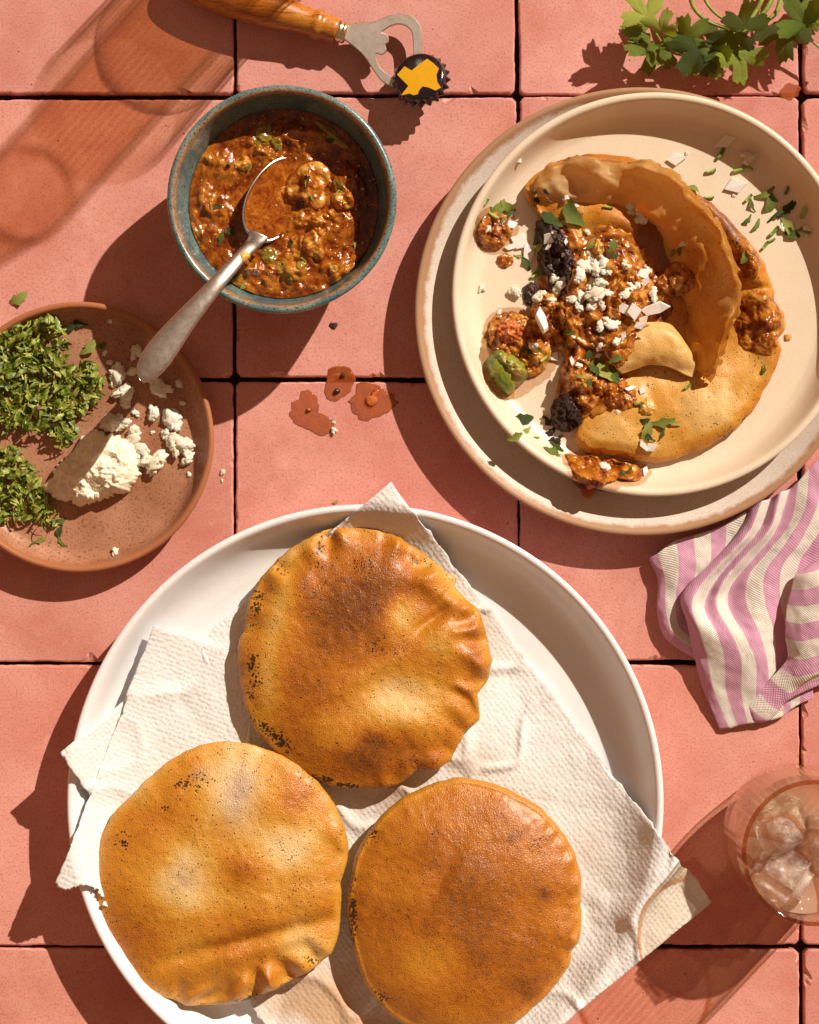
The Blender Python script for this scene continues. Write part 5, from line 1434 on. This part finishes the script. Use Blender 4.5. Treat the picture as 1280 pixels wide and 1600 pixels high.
# back lobe, the body with its rolled folds, and the front lobe of one gathered cloth
back = cloth([
    [(250, 610, 1), (285, 730, 1), (285, 880, 1), (320, 1010, 1), (440, 1100, 1), (520, 1150, 1)],
    [(190, 602, 4), (238, 720, 4.5), (234, 880, 5), (278, 1030, 4.5), (420, 1132, 4), (520, 1190, 3)],
    [(236, 572, 8), (276, 720, 8.5), (280, 880, 8.5), (322, 1008, 8), (440, 1098, 7), (530, 1150, 5)],
    [(335, 500, 10), (352, 640, 11), (334, 850, 9), (356, 978, 6.5), (465, 1058, 6), (545, 1100, 5)],
    [(430, 474, 11), (442, 660, 10), (404, 800, 7), (408, 900, 4), (505, 1000, 4), (570, 1050, 4)],
    [(525, 446, 11), (524, 600, 10), (470, 720, 6), (465, 850, 3), (540, 960, 3), (590, 1000, 3)],
    [(610, 410, 11), (600, 560, 9), (560, 680, 5), (560, 800, 3), (600, 900, 3), (640, 960, 3)],
    [(720, 340, 11), (690, 470, 9), (650, 600, 5), (650, 720, 3), (670, 820, 3), (700, 900, 3)]],
    [-.4, 0, 1, 2, 3, 4, 5, 6], 80, 90, 3)
body = cloth([
    [(760, 300, 4), (700, 440, 4), (560, 640, 4), (470, 740, 3), (430, 830, 2.5), (440, 950, 3), (460, 1100, 2), (520, 1300, 1.5), (600, 1510, 1.2)],
    [(745, 312, 12), (690, 446, 12.5), (545, 610, 12), (425, 722, 12), (364, 822, 13), (398, 950, 11), (432, 1105, 7), (482, 1300, 4.5), (576, 1532, 2)],
    [(800, 290, 17), (735, 450, 18), (600, 600, 18), (480, 730, 18), (420, 850, 18.5), (455, 985, 17), (500, 1120, 12), (540, 1310, 8), (625, 1524, 3)],
    [(850, 275, 12), (790, 440, 12), (660, 590, 11.5), (545, 730, 11), (490, 870, 12), (560, 1010, 17), (600, 1150, 14), (610, 1325, 8), (672, 1512, 3)],
    [(905, 240, 17), (845, 440, 17), (715, 580, 16), (590, 730, 15), (555, 860, 13), (640, 1020, 17.5), (690, 1160, 15), (690, 1330, 8), (725, 1500, 4)],
    [(950, 225, 11), (880, 440, 9), (765, 590, 8.5), (640, 740, 8), (620, 860, 9), (715, 1030, 16), (770, 1170, 13), (770, 1330, 8), (780, 1490, 4)],
    [(1000, 180, 12), (960, 400, 11), (840, 560, 11), (730, 700, 12), (720, 850, 13), (790, 1010, 14), (830, 1160, 11), (840, 1310, 7), (850, 1480, 4)],
    [(1060, 110, 13), (1035, 330, 13), (930, 520, 14), (820, 680, 15), (820, 840, 14), (865, 990, 10), (880, 1150, 8), (890, 1300, 5), (920, 1455, 3)],
    [(1120, 50, 13), (1110, 280, 13), (1015, 500, 14), (910, 650, 14), (900, 820, 10), (930, 980, 7), (940, 1150, 6), (950, 1290, 5), (960, 1420, 3)],
    [(1190, 0, 13), (1190, 250, 13), (1110, 460, 13), (1010, 620, 12), (985, 800, 8), (1000, 980, 6), (1010, 1150, 5), (1010, 1280, 4), (1010, 1390, 3)],
    [(1280, -60, 12), (1290, 220, 12), (1220, 430, 12), (1120, 600, 10), (1080, 800, 7), (1090, 980, 5), (1090, 1150, 5), (1080, 1260, 4), (1080, 1360, 3)]],
    [-1.2, 0, 1, 2, 3, 4, 5, 6, 7, 8, 9], 130, 120, 5)
front = cloth([
    [(1010, 690, 9), (1060, 640, 11), (1150, 600, 13), (1260, 560, 14), (1380, 530, 14)],
    [(985, 690, 15), (1055, 680, 21), (1150, 650, 22), (1260, 610, 21), (1380, 580, 20)],
    [(962, 770, 16), (1040, 770, 22), (1140, 740, 24), (1260, 700, 23), (1380, 660, 21)],
    [(940, 850, 16), (1020, 860, 22), (1130, 840, 24), (1250, 800, 23), (1380, 760, 21)],
    [(930, 940, 16), (1010, 955, 21), (1120, 935, 23), (1250, 900, 22), (1380, 850, 20)],
    [(930, 1030, 15), (1010, 1050, 20), (1110, 1030, 21), (1240, 1000, 20), (1380, 950, 19)],
    [(945, 1130, 13), (1010, 1150, 17), (1100, 1130, 18), (1220, 1100, 17), (1380, 1050, 16)],
    [(905, 1195, 11), (980, 1240, 14), (1050, 1230, 15), (1160, 1200, 14), (1380, 1140, 13)],
    [(850, 1255, 10), (910, 1310, 11), (960, 1328, 10), (1060, 1270, 9), (1380, 1180, 8)],
    [(790, 1330, 8), (840, 1390, 9), (885, 1420, 8), (925, 1385, 7), (960, 1352, 6)],
    [(735, 1405, 6), (780, 1450, 7), (830, 1475, 6), (862, 1462, 5), (915, 1425, 4)],
    [(725, 1440, 3), (750, 1480, 4), (790, 1492, 3), (825, 1485, 3), (862, 1466, 2.5)]],
    [.2, 1, 2, 3, 4, 5, 6, 7, 8, 9, 10, 11], 120, 60, 9)
Vn, UVn, Fn, o_ = [], [], [], 0
for W, U, F in (back, body, front):
    Vn.append(W); UVn.append(U); Fn += [tuple(i + o_ for i in f) for f in F]; o_ += len(W)
Vn = np.concatenate(Vn)
nap = mk('striped_napkin', Vn, Fn, m_napkin(), origin=(*at(1160, 950)[:2], 0), uv=np.concatenate(UVn))
md = nap.modifiers.new('thickness', 'SOLIDIFY'); md.thickness = .0006; md.offset = 0
tag(nap, 'pink and cream striped linen napkin crumpled beside the stacked plates', 'napkin')

# ================================================================== drinking glasses
def m_glass(name, tint, gloss=.9, bscale=500, bdist=.0003, ribs=0):
    """thin tinted glass: most light passes straight on, some is mirrored"""
    m, nt, b = newmat(name)
    c = coords(nt)
    h = noise(nt, c, bscale, 3, .6)
    if ribs:
        sp_ = node(nt, 'ShaderNodeSeparateXYZ', {0: c})
        an = mth(nt, 'ARCTAN2', sp_.outputs['Y'], sp_.outputs['X'])
        h = mth(nt, 'ADD', mth(nt, 'MULTIPLY', h, .6), mth(nt, 'MULTIPLY', mth(nt, 'SINE', mth(nt, 'MULTIPLY', an, ribs)), .5))
    bn = node(nt, 'ShaderNodeBump', {'Height': h, 'Distance': bdist, 'Strength': 1.0}).outputs[0]
    fc = node(nt, 'ShaderNodeLayerWeight', {'Blend': .5, 'Normal': bn}).outputs['Facing']
    lw = mth(nt, 'ADD', mth(nt, 'MULTIPLY', mth(nt, 'POWER', fc, 5.0), .75), .04)
    sh = ramp(nt, h, [(.3, (tint[0] * .94, tint[1] * .90, tint[2] * .85, 1)), (.7, (min(tint[0] * 1.05, 1), min(tint[1] * 1.06, 1), min(tint[2] * 1.06, 1), 1))])  # tint varied with the bumps to paint caustic-like streaks into cast shadows
    tr = node(nt, 'ShaderNodeBsdfTransparent', {'Color': sh})
    gl = node(nt, 'ShaderNodeBsdfGlossy', {'Color': (gloss, gloss, gloss, 1), 'Roughness': .06, 'Normal': bn})
    mx = node(nt, 'ShaderNodeMixShader', {0: lw, 1: tr.outputs[0], 2: gl.outputs[0]})
    nt.links.new(mx.outputs[0], nt.nodes['Material Output'].inputs[0])
    return m
MT_GLASS = m_glass('amber_glass', (.998, .962, .91), 1.0, 420, .00016, 60)
MT_RIM = m_glass('amber_glass_lip', (.72, .44, .26), 1.0, 200, .0002)
MT_DRINK = m_glass('pale_drink', (.995, .97, .94), 1.0, 130, .0020)
def m_ice():
    m, nt, b = newmat('clear_ice', Roughness=.1)
    c = coords(nt)
    h = noise(nt, c, 160, 5, .65, .8)
    bn = node(nt, 'ShaderNodeBump', {'Height': h, 'Distance': .003, 'Strength': 1.0}).outputs[0]
    fc = node(nt, 'ShaderNodeLayerWeight', {'Blend': .5, 'Normal': bn}).outputs['Facing']
    fr = mth(nt, 'ADD', mth(nt, 'MULTIPLY', mth(nt, 'POWER', fc, 4.0), .75), .05)
    tr = node(nt, 'ShaderNodeBsdfTransparent', {'Color': (.93, .84, .77, 1)})
    gl = node(nt, 'ShaderNodeBsdfGlossy', {'Color': (1, 1, 1, 1), 'Roughness': .12, 'Normal': bn})
    df = node(nt, 'ShaderNodeBsdfDiffuse', {'Color': A(255, 228, 200), 'Normal': bn})
    cl = ramp(nt, noise(nt, c, 90, 4, .6), [(.40, .06), (.66, .5)])
    m1 = node(nt, 'ShaderNodeMixShader', {0: cl, 1: tr.outputs[0], 2: df.outputs[0]})
    m2 = node(nt, 'ShaderNodeMixShader', {0: fr, 1: m1.outputs[0], 2: gl.outputs[0]})
    nt.links.new(m2.outputs[0], nt.nodes['Material Output'].inputs[0])
    return m
def cloudy(m, col, f):
    nt = m.node_tree; out = nt.nodes['Material Output']
    src = out.inputs[0].links[0].from_socket
    df = node(nt, 'ShaderNodeBsdfDiffuse', {'Color': col})
    tl = node(nt, 'ShaderNodeBsdfTranslucent', {'Color': col})
    a = node(nt, 'ShaderNodeMixShader', {0: .5, 1: df.outputs[0], 2: tl.outputs[0]})
    mx = node(nt, 'ShaderNodeMixShader', {0: f, 1: src, 2: a.outputs[0]})
    nt.links.new(mx.outputs[0], out.inputs[0])
MT_CLEAR = m_glass('clear_drink', (.998, .98, .95), 1.0, 90, .0008)
cloudy(MT_DRINK, A(255, 208, 170), .60)
MT_ICE = m_ice()
def tumbler(name, c, hgt, rb, rbel, rt, label, drink_label, lvl, ice=None, group=None, drink=None):
    t = empty(name, c, label, 'glass', group)
    H = hgt
    outp = [(0, .4), (rb * .8, .2), (rb * .96, 1.2), (rb, 4), (rbel, H * .3), (rbel * .985, H * .55), ((rbel + rt) / 2, H * .8), (rt, H - 1.2)]
    inp = [(rt - 2.0, H - 1.2), ((rbel + rt) / 2 - 2.3, H * .8), (rbel * .985 - 2.4, H * .55), (rbel - 2.6, H * .3), (rb - 3, 9), (rb * .8, 7), (0, 6.5)]
    po = smooth_prof(outp, 6) / 1000; pi = smooth_prof(inp, 6) / 1000
    V, F = lathe([(max(a, 0), b) for a, b in po], seg=120); mk('outer_wall', V + np.array(c), F, MT_GLASS, t)
    V, F = lathe([(max(a, 0), b) for a, b in pi], seg=120); mk('inner_wall', V + np.array(c), F, MT_GLASS, t)
    lip = [(rt, H - 1.2), (rt + .15, H - .5), (rt - .5, H), (rt - 1.5, H), (rt - 2.15, H - .5), (rt - 2.0, H - 1.2)]
    V, F = lathe([(a / 1000, b / 1000) for a, b in lip], seg=120); mk('lip', V + np.array(c), F, MT_RIM if drink is None else MT_GLASS, t)
    d = empty('iced_drink', np.array(c) + np.array([0, 0, .0068]), drink_label, 'drink', group and group + ' (drinks)')
    il = [p for p in pi[::-1] if p[1] < lvl / 1000]
    rl = np.interp(lvl / 1000, [p[1] for p in pi[::-1]], [p[0] for p in pi[::-1]])
    V, F = lathe([(max(p[0] - .0003, 0), p[1] + .0003) for p in il] + [(rl - .0003, lvl / 1000), (rl * .6, lvl / 1000), (0, lvl / 1000)], seg=96)
    V[:, 2] += fbm(V, 60, 2, 3) * .0006 * (V[:, 2] > lvl / 1000 - .0002)
    mk('liquid', V + np.array(c), F, drink or MT_DRINK, d)
    for i, (x, y, z, s, rot, lb) in enumerate(ice or []):
        import bmesh
        bm = bmesh.new(); bmesh.ops.create_cube(bm, size=2)
        bmesh.ops.bevel(bm, geom=bm.edges[:], offset=.35, segments=3, affect='EDGES')
        bmesh.ops.subdivide_edges(bm, edges=bm.edges[:], cuts=2, use_grid_fill=True)
        P = np.array([v_.co[:] for v_ in bm.verts]); Fi = [tuple(v_.index for v_ in f.verts) for f in bm.faces]; bm.free()
        P = P * (1 + .10 * fbm(P, .9, 3, i + 40))[:, None]
        Rm = np.array(Matrix.Rotation(rot[2], 3, 'Z') @ Matrix.Rotation(rot[0], 3, 'X') @ Matrix.Rotation(rot[1], 3, 'Y'))
        P = P @ Rm.T * s / 1000 + np.array(c) + np.array([x, y, z]) / 1000
        tag(mk('ice_cube', P, Fi, MT_ICE), lb, 'ice cube')
    return t
gc = at(1231, 1297, 0)
tumbler('drinking_glass', gc, 88, 35, 39.6, 37.2, 'ribbed amber tumbler of iced drink at the right edge', 'pale pink iced drink in the amber tumbler', 56,
        [(-15, 11, 53, 14.5, (.3, .2, .4), 'ice cube nearest the upper left wall of the amber tumbler'), (-12, -18, 51, 14.5, (-.2, .5, 1.0), 'ice cube nearest the lower wall of the amber tumbler'), (14, 2, 52, 15.5, (.5, -.2, .2), 'ice cube at the right side of the amber tumbler'), (2, -2, 28, 13, (.2, .6, .8), 'sunken ice cube below the others in the amber tumbler')])
# a second glass and a bottle stand just above the picture; their shadows fall into it
tumbler('drinking_glass', at(455, -150, 0), 112, 34, 40, 41, 'amber tumbler just beyond the top edge, casting the streaked shadow', 'pale drink in the tumbler beyond the top edge', 78, drink=MT_CLEAR)
bc = at(596, -312, 0)
prof_b = [(0, 1), (24, .3), (26.5, 2), (27.5, 8), (27.5, 200), (26, 214), (19, 236), (13.5, 252), (13, 280), (14.2, 283), (14.2, 287), (12.5, 288), (10.5, 287), (10.4, 252), (16, 236), (23, 214), (24.6, 200), (24.6, 8), (23, 5), (0, 4.5)]
V, F = lathe_mm(prof_b, 4, seg=96)
tag(mk('beer_bottle', V + bc, F, m_glass('brown_bottle_glass', (.97, .90, .83), 1.0, 60, .0012), origin=bc), 'tall amber glass bottle beyond the top edge, seen by its shadow', 'bottle')

# ================================================================== labels that single out the many small pieces
from bpy_extras.object_utils import world_to_camera_view
bpy.context.view_layer.update()
MARK = {'the folded dough tongue': (1025, 550), 'the avocado chunk': (793, 582), 'the tomato skin': (797, 517), 'the upper bean filling': (866, 402), 'the lower bean filling': (885, 645),
        'the crest of the torn skin': (1130, 410), 'the pale lower shell': (1060, 670), 'the large salsa heap': (945, 465), 'the salsa over the lower rim': (945, 738), 'the left rim of the cream plate': (710, 460),
        'the upper right rim of the cream plate': (1230, 230), 'the small salsa patch at left': (774, 360), 'the right salsa patch': (1186, 505), 'the upper left tip of the taco': (820, 298),
        'the cheese block': (140, 728), 'the spoon handle tip': (232, 575), 'the right rim of the clay plate': (334, 690), 'the lower rim of the clay plate': (150, 892), 'the large cilantro heap': (70, 600), 'the small cilantro heap': (40, 770),
        'the salsa smear at the lower left': (905, 600), 'the inner curl of the skin': (1060, 440), 'the white onion sliver': (846, 506), 'the right picture edge': (1275, 360), 'the upper rim of the clay plate': (124, 476), 'the salsa puddle': (815, 540), 'the left edge of the picture': (0, 640), 'the tile joint left of the splashes': (370, 740), 'the orange salsa splash': (490, 640), 'the amber onion in the heap': (936, 384), 'the lowest point of the taco': (1020, 722), 'the rightmost point of the taco': (1226, 500), 'the charger rim at lower left': (760, 740), 'the stem of the cilantro leaf': (830, 420), 'the lower right rim of the clay plate': (290, 820)}
NUMW = ['nearest', 'second nearest', 'third nearest', 'fourth nearest', 'fifth nearest', 'sixth nearest', 'seventh nearest', 'eighth nearest', 'ninth nearest', 'tenth nearest', 'eleventh nearest', 'twelfth nearest', 'thirteenth nearest', 'fourteenth nearest', 'fifteenth nearest', 'sixteenth nearest', 'seventeenth nearest', 'eighteenth nearest', 'nineteenth nearest', 'twentieth nearest']
def screen(o):
    p = world_to_camera_view(SC, cam, o.matrix_world.translation)
    return p.x * 1280, (1 - p.y) * 1600
KINDS = {'cheese_crumb': 'white cheese crumb', 'onion_dice': 'raw white onion piece', 'cilantro_piece': 'chopped green cilantro piece', 'bean_crumb': 'black bean crumb'}
for kind, words in KINDS.items():
    obs = [o for o in bpy.data.objects if o.parent is None and o.name.split('.')[0] == kind]
    pos = {o.name: screen(o) for o in obs}
    cand = []
    for mk_, (mx_, my_) in MARK.items():
        order = sorted(obs, key=lambda o: math.hypot(pos[o.name][0] - mx_, pos[o.name][1] - my_))
        for i, o in enumerate(order[:20]):
            cand.append((i, math.hypot(pos[o.name][0] - mx_, pos[o.name][1] - my_), o.name, mk_))
    cand.sort()
    done = set()
    single = {}
    for o in obs:
        if obs and sum(1 for p in obs if p['label'] == o['label']) == 1:
            done.add(o.name)
    for i, d, n_, mk_ in cand:
        if n_ in done: continue
        done.add(n_)
        bpy.data.objects[n_]['label'] = '%s %s to %s' % (words, NUMW[i], mk_)
for o in bpy.data.objects:
    for k in ('_w', '_w2'):
        if k in o: del o[k]
